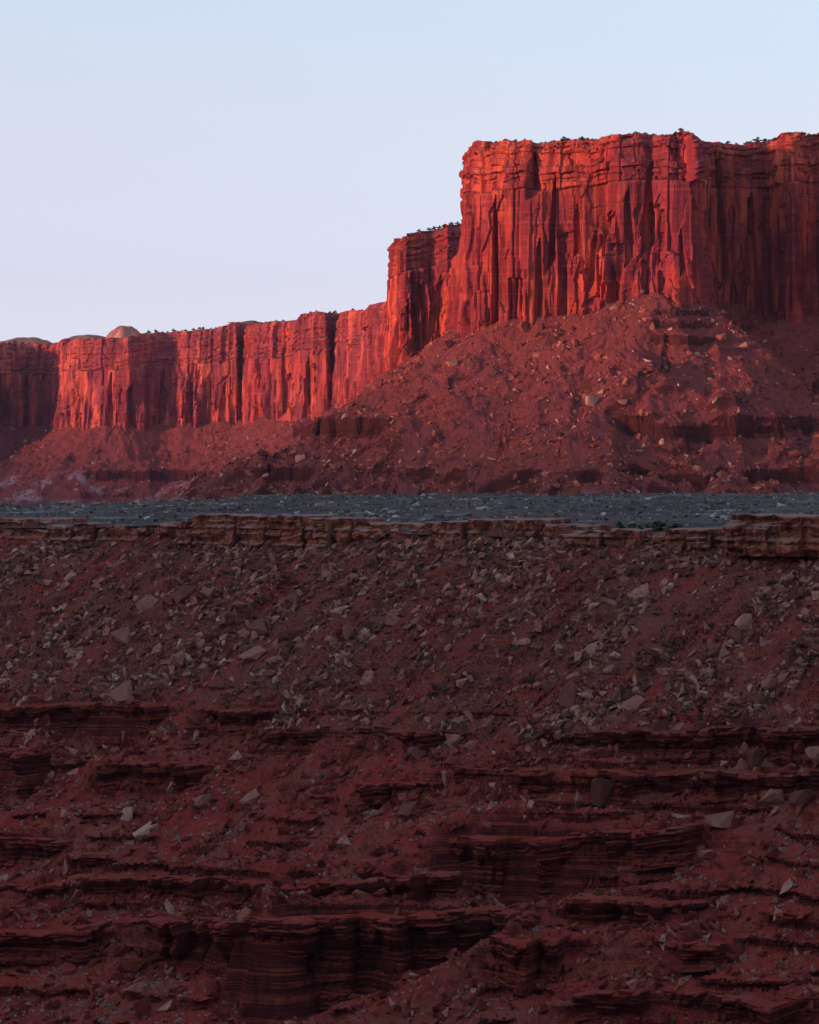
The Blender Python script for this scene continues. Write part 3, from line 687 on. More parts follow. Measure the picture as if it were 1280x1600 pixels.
def slope_h(X, Y):
    ia = np.unique(np.r_[np.arange(0, X.shape[0], 4), X.shape[0] - 1]); ib = np.unique(np.r_[np.arange(0, X.shape[1], 2), X.shape[1] - 1])
    h = up2(up2(tps(X[np.ix_(ia, ib)], Y[np.ix_(ia, ib)]), ia, X.shape[0], 0), ib, X.shape[1], 1)
    low = sstep(-40, -60, h)
    u = (X * 0.72 - (Y - 700) * 0.69)                    # along the contour: gullies run down the fall line
    h = h + (1 - low) * (0.8 + 2.6 * sstep(4, 30, rimD(640 + F * X / Y) - Y)) * fbm2(u / 17 + 0.5 * fbm2(X / 40, Y / 40, 2, 507), (X * 0.69 + Y * 0.72) / 95, 3, 501) + low * 1.3 * fbm2(X / 20, Y / 20, 3, 502) + low * 1.9 * fbm2(u / 15, (X * 0.69 + Y * 0.72) / 70, 2, 505) + low * 0.5 * fbm2(X / 7, Y / 7, 2, 503)
    px = 640 + F * X / Y
    lim = rim_top(px) - 3.5
    return np.minimum(h, lim)
def slope_T(h, X, Y):
    ze = h - DIP * X
    px = 640 + F * X / Y
    m = 0.05 + 0.95 * sstep(-0.08, 0.22, fbm2(X / 30, Y / 30, 3, 511) + 0.25 * sstep(800, 860, px) * sstep(-44, -50, h) * sstep(-80, -74, h))
    m = m * sstep(-30, -46, ze)
    zt, cl = ledges(ze, LEV, m)
    return zt + DIP * X, cl
Ps, cs_, gsx, gsy = sheet(slope_h, slope_T, -280, 1580, 940, 530, 1030, 800, 410, 0.30)
# undercut below each rim: the lip sticks out, the middle is hollowed
ze = Ps[..., 2] - DIP * Ps[..., 0]
und = np.zeros(ze.shape)
for zl, t in LEV:
    r = (zl - ze) / t
    und += np.where((r > -0.05) & (r < 1.0), 0.26 * t * np.exp(-((r - 0.10) / 0.15) ** 2) - 0.24 * t * np.exp(-((r - 0.62) / 0.25) ** 2), 0)
lipn = 0.75 + 1.1 * noise2(Ps[..., 0] / 6.0, Ps[..., 1] / 6.0, 521)
Ps[..., 0] += gsx * und * cs_ * lipn * 1.4; Ps[..., 1] += gsy * und * cs_ * lipn * 1.4
Ps = rough(Ps, cs_, gsx, gsy, 180, 1.0, 0.8, 1.0, 0.42, DIP)
# half-buried slabs: stepped facets drawn out down the fall line
_u = Ps[..., 0] * 0.72 - (Ps[..., 1] - 700) * 0.69; _w = Ps[..., 0] * 0.69 + Ps[..., 1] * 0.72
_st = sstep(-0.3, 0.3, fbm2(_u / 9, _w / 55, 3, 801)) * (1 - cs_)
_up = 0.25 + 0.75 * sstep(-64, -46, Ps[..., 2] - DIP * Ps[..., 0])
_, _, c1 = voronoi2(_u.ravel() / 1.7, _w.ravel() / 3.4, 861); _, _, c2 = voronoi2(_u.ravel() / 0.8, _w.ravel() / 1.5, 863)
Ps[..., 2] += _st * _up * (0.85 * (c1.reshape(_u.shape) ** 2 - 0.3) + 0.4 * (c2.reshape(_u.shape) - 0.5))
tag(grid_mesh('canyon_slope_terrain', Ps, M['slope']), 'dark red ledgy canyon slope falling away below the rim', kind='structure')

# ------------------------------------------------------------------ the traced ledge walls: beds, joints, a lip on top
def ledge_wall(w, seed):
    L = np.r_[0, np.cumsum(np.hypot(np.diff(w[:, 0]), np.diff(w[:, 1])))]
    s_ = np.arange(0, L[-1], 0.52); g = [np.interp(s_, L, w[:, k]) for k in range(4)]
    sm = lambda a, n: np.convolve(np.pad(a, n, mode='edge'), np.ones(2 * n + 1) / (2 * n + 1), 'valid')
    x, y = sm(g[0], 4), sm(g[1], 4); zt, zb = sm(g[2], 9), sm(g[3], 12) - 2.0
    tx, ty = sm(np.gradient(x), 9), sm(np.gradient(y), 9); l = np.hypot(tx, ty); nx, ny = ty / l, -tx / l
    zt = zt + 0.3 * fbm1(s_ / 5, 3, seed) + 0.8 * fbm1(s_ / 18, 2, seed + 16) + 0.1
    endf = np.minimum(1, np.minimum(s_, L[-1] - s_) / 3.0)           # runs out into the slope at both ends
    H = float((zt - zb).max()); nr = int(H / 0.27) + 4
    V = np.linspace(0, 1, nr)[None]; Z = zt[:, None] * (1 - V) + zb[:, None] * V; S = np.repeat(s_[:, None], nr, 1)
    dp = zt[:, None] - Z + 0.25 * fbm2(S / 15, S * 0, 2, seed + 1)
    rg_ = np.random.default_rng(seed); beds = np.cumsum(rg_.choice([0.35, 0.6, 0.9, 1.5, 2.2], 60, p=[.25, .25, .25, .15, .1])); beds[0] = max(beds[0], 0.8)
    bi = np.searchsorted(beds, dp); bo = rg_.normal(0, 0.22, 70); bo[0] = 0.1
    bw = rg_.uniform(2.5, 8, 70)[bi]; sj = S / bw + bi * 2.37; ci = np.floor(sj)
    brick = h01(ci, bi, seed + 2) - 0.5; tl = h01(ci, bi, seed + 3) - 0.5
    gap = np.minimum(sj - ci, 1 - (sj - ci)) * bw
    d = bo[bi] + 0.55 * brick + 0.25 * tl * (sj - ci - .5) * bw - 0.5 * np.exp(-(gap / 0.22) ** 2)
    col = columns(S, 1 - V + S * 0, 7.5, seed + 4, 0.8, 0.22, 2.6, 0.55, 0.06, 0.15, sig=0.6)
    bay = columns(S, S * 0 + 0.5, 15, seed + 5, 1.9, 0.26, 0.0, 1.0, 0.0, 0, sig=0.6) + 1.2 * fbm2(S / 16, S * 0 + 3, 2, seed + 15)
    Hs = (zt - zb)[:, None]; rel = np.clip(dp / Hs, 0, 1)
    tlip = (0.9 + 0.16 * Hs) * (0.55 + 0.9 * sstep(-.4, .4, fbm2(S / 7, S * 0, 2, seed + 6)))       # thick worn lip, layered undercut below it
    und = 1.0 * (1 - sstep(0.75, 1.6, dp / tlip)) - 1.1 * sstep(0.9, 2.2, dp / tlip) * (1 - sstep(0.55, 0.95, rel)) + 0.5 * sstep(0.7, 1.0, rel)
    und = und - 1.0 * np.clip(1 - dp / 0.8, 0, 1) ** 2
    d = d + 1.1 * col + bay + und * (0.6 + 0.05 * Hs) + 0.12 * fbm2(S / 1.2, Z / 0.8, 3, seed + 7) + 1.9
    d = d * endf[:, None] - 1.5 * (1 - endf[:, None])
    P = np.stack([x[:, None] + nx[:, None] * d, y[:, None] + ny[:, None] * d, Z], -1)
    # worn upper edge, then the bench top running back into the slope
    tops = []
    for bk_, dz in ((0.25, .06), (0.9, .12), (2.2, .16), (4.2, .1), (7.0, -0.5)):
        q = P[:, 0].copy(); q[:, 0] -= nx * bk_; q[:, 1] -= ny * bk_; q[:, 2] = zt + dz + 0.14 * fbm2(s_ / 2.5, s_ * 0 + bk_ / 2, 3, seed + 8) - 1.2 * (1 - endf); tops.append(q)
    return np.concatenate([np.stack(tops[::-1], 1), P], 1)
slope_o = bpy.data.objects['canyon_slope_terrain']
def box_hull(seed):
    r = random.Random(seed); bm = bmesh.new()
    for sx in (-1, 1):
        for sy in (-1, 1):
            for sz_ in (-1, 1):
                bm.verts.new((0.5 * sx * r.uniform(.78, 1), 0.5 * sy * r.uniform(.7, 1), 0.5 * sz_ * r.uniform(.8, 1)))
    for _ in range(3): bm.verts.new((r.uniform(-.4, .4), r.choice([-.5, .5]) * r.uniform(.9, 1.05), r.uniform(-.4, .4)))
    bmesh.ops.convex_hull(bm, input=list(bm.verts)); bmesh.ops.delete(bm, geom=[v for v in bm.verts if not v.link_faces], context='VERTS')
    bmesh.ops.triangulate(bm, faces=list(bm.faces)); bm.verts.index_update()
    V = np.array([v.co[:] for v in bm.verts]); T = np.array([[v.index for v in f.verts] for f in bm.faces]); bm.free()
    return tri_mesh('ledge_block', V, T, M['slope'])
BOXES = [box_hull(1500 + i) for i in range(8)]
lip_r = random.Random(77)
for k, w_ in enumerate(WL):
    P = ledge_wall(w_, 3000 + 20 * k)
    me = grid_mesh('ledge_wall', P, M['slope'], link=False); obj('ledge_wall', me, slope_o)
    # jointed blocks of the top bed, sticking out unevenly over the wall
    lip = P[:, 7]; Ln = np.r_[0, np.cumsum(np.linalg.norm(np.diff(lip[:, :2], axis=0), axis=1))]; q = 2.0; Hk = float((w_[:, 2] - w_[:, 3]).mean())
    while q < Ln[-1] - 4:
        l_ = lip_r.uniform(1.6, 5.5)
        if lip_r.random() < 0.62:
            i0, i1 = np.searchsorted(Ln, [q, min(q + l_, Ln[-1] - 1)]); a_, b_ = lip[i0], lip[min(i1, len(lip) - 1)]; t_ = b_ - a_
            if np.hypot(t_[0], t_[1]) > 0.8:
                yaw = math.atan2(t_[1], t_[0]) + lip_r.gauss(0, 0.12); th = lip_r.uniform(0.5, 1.1) + 0.05 * Hk; dpt = lip_r.uniform(2.2, 4.0)
                pr_o = lip_r.uniform(0.1, 0.9); c_ = 0.5 * (a_ + b_); nn = np.array([math.sin(yaw), -math.cos(yaw)])
                o = obj('ledge_block', lip_r.choice(BOXES), slope_o); o.rotation_euler = (lip_r.gauss(0, .05), lip_r.gauss(0, .05), yaw); o.scale = (np.hypot(t_[0], t_[1]) * 0.98, dpt, th)
                o.location = (c_[0] + nn[0] * (pr_o - dpt / 2), c_[1] + nn[1] * (pr_o - dpt / 2), max(a_[2], b_[2]) + 0.55 - th / 2 + lip_r.uniform(-0.3, 0.25))
        q += l_ + lip_r.uniform(0, 1.2)

# ------------------------------------------------------------------ caprock along the rim: jointed blocks
def cap_block(px0, px1, top_py, bot_py, out=0.0, seed=0, round_=0.8, depth=15.0, name='rock_block'):
    D0 = float(np.interp((px0 + px1) / 2, rpx, rD)) + 3.0 * float(noise2(np.array([(px0 + px1) / 110.0]), np.array([0.0]), 5)[0])
    Da, Db = D0 + (float(np.interp(px0, rpx, rD)) - float(np.interp((px0 + px1) / 2, rpx, rD))), D0 + (float(np.interp(px1, rpx, rD)) - float(np.interp((px0 + px1) / 2, rpx, rD)))
    a = np.array(XY(px0, Da)); b = np.array(XY(px1, Db)); zt = ZZ(top_py, D0); zb = ZZ(bot_py, D0) - 0.8
    L = np.linalg.norm(b - a); t = (b - a) / L; n = np.array([t[1], -t[0]])
    nu, nv = max(8, int(L / 0.55)), max(6, int((zt - zb) / 0.42))
    # a ring round the block (front, right end, back, left end), closed above and below
    fr = [(u, out) for u in np.linspace(0, L, nu)]
    rg_ = [(L, out - w) for w in np.linspace(0, depth, 10)[1:]]
    bk = [(u, out - depth) for u in np.linspace(L, 0, 8)[1:]]
    lf = [(0.0, out - w) for w in np.linspace(depth, 0, 10)[1:-1]]
    ring = np.array(fr + rg_ + bk + lf)
    cu, cw = L / 2, out - depth / 2
    vv = np.linspace(0, 1, nv)
    rows = []
    hgt = zt - zb
    for v in vv:
        z = zb + v * hgt
        sh = round_ * ((np.clip((v - 0.80) / 0.2, 0, 1)) ** 2 * 1.3 + np.clip((0.22 - v) / 0.22, 0, 1) ** 2 * 1.6)
        q = ring.copy()
        q[:, 0] = cu + (q[:, 0] - cu) * (1 - min(0.4, sh / L)); q[:, 1] = cw + (q[:, 1] - cw) * (1 - min(0.4, sh / depth))
        rows.append(np.c_[a[0] + t[0] * q[:, 0] + n[0] * q[:, 1], a[1] + t[1] * q[:, 0] + n[1] * q[:, 1], np.full(len(q), z)])
    topc = rows[-1].mean(0)
    for f in (0.9, 0.7, 0.4, 0.02):
        q = rows[-1 if f == 0.9 else nv - 1].copy(); q = topc + (q - topc) * f; q[:, 2] = zt + 0.12
        rows.append(q)
    P = np.stack(rows, 0)
    x, y, z = P[..., 0], P[..., 1], P[..., 2]
    sgn = np.zeros((len(ring), 2)); sgn[:nu, 1] = 1
    bed = fbm1(z.ravel() / 1.5, 3, 601).reshape(z.shape) * 0.7
    big = 1.5 * noise3(x / 4.5, y / 4.5, z / 3.4, seed) + 0.6 * noise3(x / 1.7, y / 1.7, z / 1.1, seed + 1) + 0.3 * noise3(x / 0.7, y / 0.7, z / 0.5, seed + 2)
    _, _, cid = voronoi2(x.ravel() / 3.6 + y.ravel() / 5.0, z.ravel() / 2.4, seed + 3)
    big = big + 1.1 * (cid.reshape(z.shape) - 0.5) + bed
    side = np.ones(P.shape[:2]); side[nv:] = 0
    P[..., 0] += n[0] * big * side; P[..., 1] += n[1] * big * side
    P[..., 2] += 0.45 * noise3(x / 2.6, y / 2.6, z / 3.0, seed + 4) * np.linspace(0, 1, P.shape[0])[:, None]
    m, k = P.shape[:2]
    V = P.reshape(-1, 3); i = np.arange(m * k).reshape(m, k); j = np.roll(i, -1, 1)
    T = np.concatenate([np.stack([i[:-1], j[:-1], j[1:]], -1).reshape(-1, 3), np.stack([i[:-1], j[1:], i[1:]], -1).reshape(-1, 3)])
    return tri_mesh(name, V, T, M['cap'])

cap_root = bpy.data.objects.new('caprock_terrain', None); COL.objects.link(cap_root)
tag(cap_root, 'jointed tan sandstone caprock ledge along the edge of the bench', kind='structure')
BLK = [(-170, -95, 812, 842, 0), (-92, -12, 813, 843, -1), (-10, 38, 814, 828, -2.5), (-14, 76, 829, 845, -0.5), (40, 74, 812, 827, -3), (78, 118, 820, 850, 0.3), (119, 149, 818, 852, 1.4), (151, 226, 821, 849, -1.4),
       (228, 249, 823, 840, -1), (251, 282, 819, 846, 0), (283, 305, 815, 849, 0.6), (306, 372, 802, 852, 1.6), (373, 418, 806, 853, 1.0), (419, 443, 804, 852, 0.4), (445, 482, 805, 857, 1.2), (483, 518, 809, 855, 0.8),
       (519, 546, 811, 854, -0.4), (547, 602, 816, 846, -1.2), (604, 654, 821, 842, -2), (656, 690, 817, 841, -0.2), (691, 728, 814, 848, 1.0), (729, 776, 812, 842, -0.4), (777, 832, 815, 845, -1.0), (833, 868, 818, 847, -1.4),
       (869, 893, 824, 848, -1), (894, 944, 829, 853, 0.6), (945, 998, 830, 856, 0.4), (999, 1038, 831, 852, -1.0), (1040, 1072, 827, 858, 0.8), (1073, 1112, 826, 860, 0.2), (1113, 1143, 829, 857, -0.8), (1128, 1168, 832, 863, 0.4),
       (1146, 1212, 806, 864, 1.6), (1150, 1176, 815, 836, 1.9), (1213, 1262, 804, 864, 1.9), (1263, 1310, 806, 865, 1.2), (1311, 1370, 803, 868, 1.8), (1371, 1450, 802, 870, 1.0), (1451, 1540, 800, 872, 1.6), (1541, 1640, 799, 874, 1.0), (1641, 1740, 798, 876, 1.5), (-260, -172, 812, 842, 0), (-350, -262, 812, 843, -1)]
for k, (p0, p1, t, b, o_) in enumerate(BLK):
    rk = random.Random(k); obj('rock_block', cap_block(p0 + rk.uniform(0, 3), p1 - rk.uniform(0, 3), t + rk.uniform(-3, 3), b, o_ * 1.3 + rk.gauss(0, 0.7), 620 + 11 * k, 0.4), cap_root)
# recessed mudstone band under the overhang at the right
mb = cap_block(1168, 1480, 862, 884, -2.4, 990, 0.1); mb.materials.clear(); mb.materials.append(M['slope'])
obj('mudstone_band', mb, cap_root)

# ------------------------------------------------------------------ loose rocks
def hull_rock(seed, dims=(1, 0.7, 0.4), n=13):
    rg = random.Random(seed); bm = bmesh.new()
    for i in range(n):
        v = Vector([rg.uniform(-1, 1) for _ in range(3)]); m = max(abs(c) for c in v); v = v / m * rg.uniform(0.72, 1.0)
        bm.verts.new((v.x * dims[0] / 2, v.y * dims[1] / 2, v.z * dims[2] / 2))
    bmesh.ops.convex_hull(bm, input=list(bm.verts))
    if n > 10:
        bmesh.ops.delete(bm, geom=[v for v in bm.verts if not v.link_faces], context='VERTS')
        bmesh.ops.subdivide_edges(bm, edges=list(bm.edges), cuts=1)
        for v in bm.verts: v.co = v.co * (1 + rg.uniform(-0.05, 0.07))
    lone = [v for v in bm.verts if not v.link_faces]; bmesh.ops.delete(bm, geom=lone, context='VERTS')
    bmesh.ops.triangulate(bm, faces=list(bm.faces))
    bm.verts.ensure_lookup_table(); bm.verts.index_update()
    V = np.array([v.co[:] for v in bm.verts]); T = np.array([[v.index for v in f.verts] for f in bm.faces]); bm.free()
    return V, T
RV = [hull_rock(700 + i, d, n) for i, (d, n) in enumerate([((1, .62, .22), 14), ((1, .5, .3), 12), ((1, .8, .5), 14), ((1, .7, .3), 13), ((1, .42, .26), 12), ((1, .9, .7), 15), ((1, .66, .18), 13), ((1, .75, .42), 12), ((1, .55, .4), 14), ((1, .85, .3), 13)])]
small = [hull_rock(740 + i, d, 9) for i, d in enumerate([(1, .6, .35), (1, .8, .5), (1, .5, .3), (1, .7, .6), (1, .45, .3), (1, .9, .4)])]

def frames(N, axis, rg, jit=0.5, tilt=0.25):
    """rotation matrices: z = surface normal (jittered), x = axis direction projected on the surface (jittered)"""
    n = N + rg.normal(0, tilt, N.shape); n /= np.linalg.norm(n, axis=1, keepdims=True)
    a = axis + rg.normal(0, jit, axis.shape); a -= n * (a * n).sum(1, keepdims=True); a /= np.linalg.norm(a, axis=1, keepdims=True) + 1e-9
    return np.stack([a, np.cross(n, a), n], -1)

def scatter(name, vars_, pos, Rm, size, mat, rg, sink=0.1):
    Vs, Ts = [], []; off = 0
    pick = rg.integers(0, len(vars_), len(pos))
    for k, (V, T) in enumerate(vars_):
        m = np.where(pick == k)[0]
        if not len(m): continue
        st = rg.uniform(0.75, 1.25, (len(m), 1, 3))
        W = np.einsum('nij,nvj->nvi', Rm[m], V[None] * st * size[m][:, None, None]) + (pos[m] + Rm[m][:, :, 2] * (size[m] * sink)[:, None])[:, None]
        Vs.append(W.reshape(-1, 3)); Ts.append((T[None] + (np.arange(len(m)) * len(V))[:, None, None] + off).reshape(-1, 3)); off += len(m) * len(V)
    return obj(name, tri_mesh(name, np.concatenate(Vs), np.concatenate(Ts), mat))

def pool(P, dens):
    """vertices of a sheet with normals, area and a draw probability"""
    N = normals(P); u = np.gradient(P, axis=0); v = np.gradient(P, axis=1)
    A = np.linalg.norm(np.cross(u, v), axis=-1)
    w = (A * dens).ravel(); return P.reshape(-1, 3), N.reshape(-1, 3), w / w.sum()

rg = np.random.default_rng(5)
spx, spy = project(Ps)
gnx, gny = gsx, gsy
zeS = Ps[..., 2] - DIP * Ps[..., 0]
uS = (Ps[..., 0] * 0.72 - (Ps[..., 1] - 700) * 0.69); wS = Ps[..., 0] * 0.69 + Ps[..., 1] * 0.72
streak = sstep(-0.2, 0.35, fbm2(uS / 11, wS / 70, 3, 801)) ** 1.3
patch = sstep(-0.2, 0.3, fbm2(Ps[..., 0] / 30, Ps[..., 1] / 30, 2, 802))
upz = sstep(-62, -44, zeS)
inv = (spx > -120) & (spx < 1400) & (spy < 1680) & (Ps[..., 1] < rimD(spx) - 0.5)
flatS = sstep(0.45, 0.7, normals(Ps)[..., 2])
dens = inv * flatS * (upz * (0.14 + 1.0 * streak * (0.4 + 0.6 * patch)) + (1 - upz) * (0.14 + 1.0 * streak * patch))
for pts in WALLS:      # blocks shed by the ledges gather along their feet
    qb_ = np.interp(spx, [p_[0] for p_ in pts], [p_[2] for p_ in pts])
    dens = dens + 0.9 * inv * flatS * np.exp(-((spy - qb_ - 10) / 12) ** 2) * (spx > pts[0][0]) * (spx < pts[-1][0]) * sstep(-0.2, 0.3, fbm2(Ps[..., 0] / 8, Ps[..., 1] / 8, 2, 871))
dens = dens * (1 + 1.6 * sstep(18, 3, rimD(spx) - Ps[..., 1]))
VP, VN, VW = pool(Ps, dens)
AX = np.stack([gnx, gny, np.full(gnx.shape, -0.5)], -1).reshape(-1, 3)
def draw(n, W=VW): return rg.choice(len(W), n, p=W)
def jitter(p, a=0.35): return p + np.c_[rg.uniform(-a, a, (len(p), 2)), np.zeros(len(p))]
idx = draw(31000); sz = np.clip(0.62 * (1 + rg.pareto(1.5, len(idx))), 0.5, 4.2)
up_i = zeS.ravel()[idx] > -52
big_i = draw(2200, VW * (zeS.ravel() > -56) / (VW * (zeS.ravel() > -56)).sum()); idx = np.r_[idx, big_i]; sz = np.r_[sz, rg.uniform(1.8, 4.2, len(big_i))]
up_i = zeS.ravel()[idx] > -52
for nm, m, mt, lb in (('slope_rubble', up_i, 'rock', 'purplish grey rock rubble strewn over the upper slope'), ('ledge_rubble', ~up_i, 'redrock', 'small red rock rubble on the lower ledges')):
    tag(scatter(nm, small, jitter(VP[idx[m]]), frames(VN[idx[m]], AX[idx[m]], rg), sz[m], M[mt], rg, 0.10), lb, 'rubble', kind='stuff')

# countable boulders: the largest ones, each an object of its own
rock_me = {}
def rock_mesh(k, mt):
    if (k, mt) not in rock_me:
        rock_me[(k, mt)] = tri_mesh('boulder', RV[k][0], RV[k][1], M[mt])
    return rock_me[(k, mt)]
def boulder(p, Rm, dims, k, mt, label, group=None, name='boulder', sink=0.3):
    o = obj(name, rock_mesh(k, mt)); me = RV[k][0]; ext = me.max(0) - me.min(0)
    s = [dims[i] / ext[i] for i in range(3)]
    m3 = Matrix([list(r) for r in Rm]); o.rotation_mode = 'QUATERNION'; o.rotation_quaternion = m3.to_quaternion()
    o.scale = s; n = Rm[:, 2]
    o.location = Vector(p) + Vector(n) * (dims[2] * (0.5 - sink))
    tag(o, label, 'boulder', group); return o

def hit(P, px, py, rad=7):
    qx, qy = project(P); d = np.hypot(qx - px, qy - py)
    m = np.where(d.ravel() < rad)[0]
    if not len(m): m = np.array([d.argmin()])
    return m[P.reshape(-1, 3)[m, 1].argmin()]

# (px, py, width px, height px, thickness px, roll along slope 0..1 upright, mesh, material, label)
HERO = [
 (1160, 972, 30, 26, 16, 1, 5, 'palerock', 'pale upright wedge-shaped boulder standing out on the upper right slope'),
 (1155, 990, 26, 20, 12, 0, 1, 'darkrock', 'dark tilted slab leaning just under the pale upright wedge boulder'),
 (393, 1019, 46, 24, 9, 0, 0, 'greyrock', 'flat table-like grey slab lying level on the middle slope'),
 (275, 1038, 30, 30, 22, 1, 7, 'greyrock', 'blocky grey boulder above the uppermost red ledges at the left'),
 (195, 1078, 42, 30, 20, 0, 9, 'greyrock', 'broad grey boulder resting on the brow of the top red ledge'),
 (450, 988, 50, 16, 11, 0, 4, 'darkrock', 'long dark slab pointing up the middle of the slope'),
 (290, 926, 52, 20, 15, 0, 1, 'darkrock', 'long dark overhanging slab high on the slope under the caprock'),
 (325, 928, 22, 20, 18, 1, 2, 'greyrock', 'rounded grey boulder at the end of the long dark slab under the caprock'),
 (90, 928, 64, 16, 11, 0, 4, 'darkrock', 'very long dark slab lying down the slope near the left edge'),
 (155, 912, 30, 20, 16, 0, 2, 'redrock', 'rusty red boulder below the bright caprock face'),
 (230, 940, 36, 18, 11, 0, 3, 'greyrock', 'tilted light slab between two long dark slabs'),
 (195, 988, 36, 24, 14, 0, 9, 'greyrock', 'wide pale grey slab midway down the left slope'),
 (520, 995, 22, 16, 10, 0, 7, 'greyrock', 'squat boulder, first of a pair on the open middle slope'),
 (549, 988, 16, 24, 12, 1, 8, 'greyrock', 'narrow upright boulder, second of a pair on the open middle slope'),
 (440, 857, 20, 16, 16, 0, 2, 'darkrock', 'dark block fallen at the foot of the long caprock wall'),
 (485, 868, 30, 26, 18, 1, 7, 'greyrock', 'big grey block in the rockfall cone beneath the caprock'),
 (716, 853, 22, 22, 12, 1, 9, 'darkrock', 'dark triangular slab leaning below the small orange overhang'),
 (930, 1008, 38, 14, 9, 0, 3, 'palerock', 'pale flat slab in the middle of the right slope'),
 (855, 1068, 26, 20, 15, 0, 7, 'darkrock', 'dark squared boulder beside the great dark slab'),
 (895, 1086, 64, 22, 16, 0, 1, 'darkrock', 'great dark slab half buried near the top ledges'),
 (985, 1100, 36, 18, 14, 0, 3, 'greyrock', 'low grey boulder right of the great dark slab'),
 (1202, 1070, 26, 22, 18, 1, 5, 'greyrock', 'rounded light boulder above the banded red ledge'),
 (1143, 1098, 30, 20, 14, 1, 7, 'greyrock', 'light five-sided boulder perched over the banded red ledge'),
 (1236, 1036, 18, 38, 16, 1, 8, 'darkrock', 'tall dark standing stone near the right edge of the slope'),
 (800, 945, 34, 14, 10, 0, 4, 'darkrock', 'dark slab lying under the green bushes slope'),
 (228, 1294, 42, 22, 15, 0, 2, 'palerock', 'large pale boulder alone on the red bench at the left'),
 (204, 1272, 28, 13, 9, 0, 3, 'palerock', 'thin pale slab just above the large pale boulder'),
 (313, 1253, 28, 24, 22, 1, 5, 'greyrock', 'rounded boulder balanced on a small red pedestal'),
 (390, 1245, 34, 16, 11, 0, 0, 'greyrock', 'tilted grey slab right of the balanced boulder'),
 (1130, 1277, 56, 22, 17, 0, 9, 'greyrock', 'big flat-topped boulder overhanging the right ledges'),
 (1206, 1250, 42, 30, 24, 1, 7, 'greyrock', 'faceted grey boulder, first of a pair at the right edge'),
 (1248, 1250, 36, 32, 26, 1, 5, 'darkrock', 'blocky dark boulder, second of a pair at the right edge'),
 (937, 1250, 38, 46, 20, 1, 8, 'darkrock', 'tall dark slab standing in the shaded alcove'),
 (1026, 1152, 26, 34, 18, 1, 8, 'darkrock', 'dark upright slab lodged against the banded ledge'),
 (1180, 1192, 26, 34, 16, 1, 8, 'darkrock', 'leaning dark slab in the line of boulders on the right ledge'),
 (1158, 1200, 20, 28, 14, 1, 1, 'greyrock', 'narrow grey slab beside the leaning dark slab on the right ledge'),
 (1205, 1188, 34, 20, 14, 0, 2, 'darkrock', 'wide dark boulder in the line of boulders on the right ledge'),
 (1270, 1185, 30, 34, 24, 1, 5, 'greyrock', 'bulky boulder at the right end of the boulder line'),
 (808, 1448, 26, 22, 12, 1, 3, 'redrock', 'red slab tilted upright on the tip of the promontory'),
 (826, 1442, 28, 20, 11, 1, 4, 'redrock', 'second red slab stacked against the first on the promontory tip'),
 (1112, 1508, 42, 16, 13, 0, 9, 'palerock', 'pale layered boulder on the sagebrush flat'),
 (1108, 1492, 26, 16, 12, 0, 2, 'greyrock', 'small grey boulder on top behind the pale layered boulder'),
 (205, 1506, 46, 26, 24, 0, 5, 'redrock', 'large rounded red boulder in the lower left gully'),
 (205, 1552, 36, 28, 22, 1, 2, 'redrock', 'red block in the middle of the lower left boulder pile'),
 (222, 1582, 26, 34, 20, 1, 8, 'redrock', 'red block at the bottom of the lower left boulder pile'),
 (226, 1533, 28, 16, 14, 0, 7, 'redrock', 'small red block at the top of the lower left boulder pile'),
 (640, 1262, 40, 20, 16, 0, 2, 'darkrock', 'dark boulder in the hollow between the middle ledges'),
 (712, 1153, 34, 18, 13, 0, 1, 'greyrock', 'grey block topping the middle boulder cluster'),
 (648, 1176, 28, 22, 18, 0, 7, 'darkrock', 'dark block in the heart of the middle boulder cluster'),
 (735, 1158, 30, 12, 9, 0, 4, 'greyrock', 'slender grey slab at the right of the middle boulder cluster'),
 (590, 1392, 34, 18, 14, 0, 3, 'redrock', 'red slab fallen below the shadowed middle ledge'),
 (38, 1420, 34, 12, 8, 0, 0, 'redrock', 'flat red slab on the lower left ledge brow'),
 (380, 1425, 26, 16, 12, 0, 2, 'redrock', 'red block sitting above the banded pillar'),
]
occupied = []
for px, py, w, hh, th, up, k, mt, lb in HERO:
    i = hit(Ps, px, py); p = VP[i]; D = p[1]; pp = D / F
    n = VN[i].copy()
    if up:
        # upright blocks: broad face towards the canyon
        ang = rg.normal(0, 0.25); Rm = np.array(Matrix.Rotation(ang, 3, 'Z') @ Matrix.Rotation(rg.normal(0, .15), 3, 'Y'))
        dims = (w * pp, max(th, 8) * pp * 1.2, hh * pp)
        boulder(p, Rm, dims, k, mt, lb, sink=0.2)
    else:
        a = AX[i].copy()[None]; Rm = frames((n + np.array([0, -0.1, 0.35]))[None] / 1.2, a + np.array([[-0.5, 0.1, 0]]), rg, 0.12, 0.06)[0]
        boulder(p, Rm, (w * pp * 1.05, hh * pp * 1.5, th * pp), k, mt, lb, sink=0.22)
    occupied.append(p)

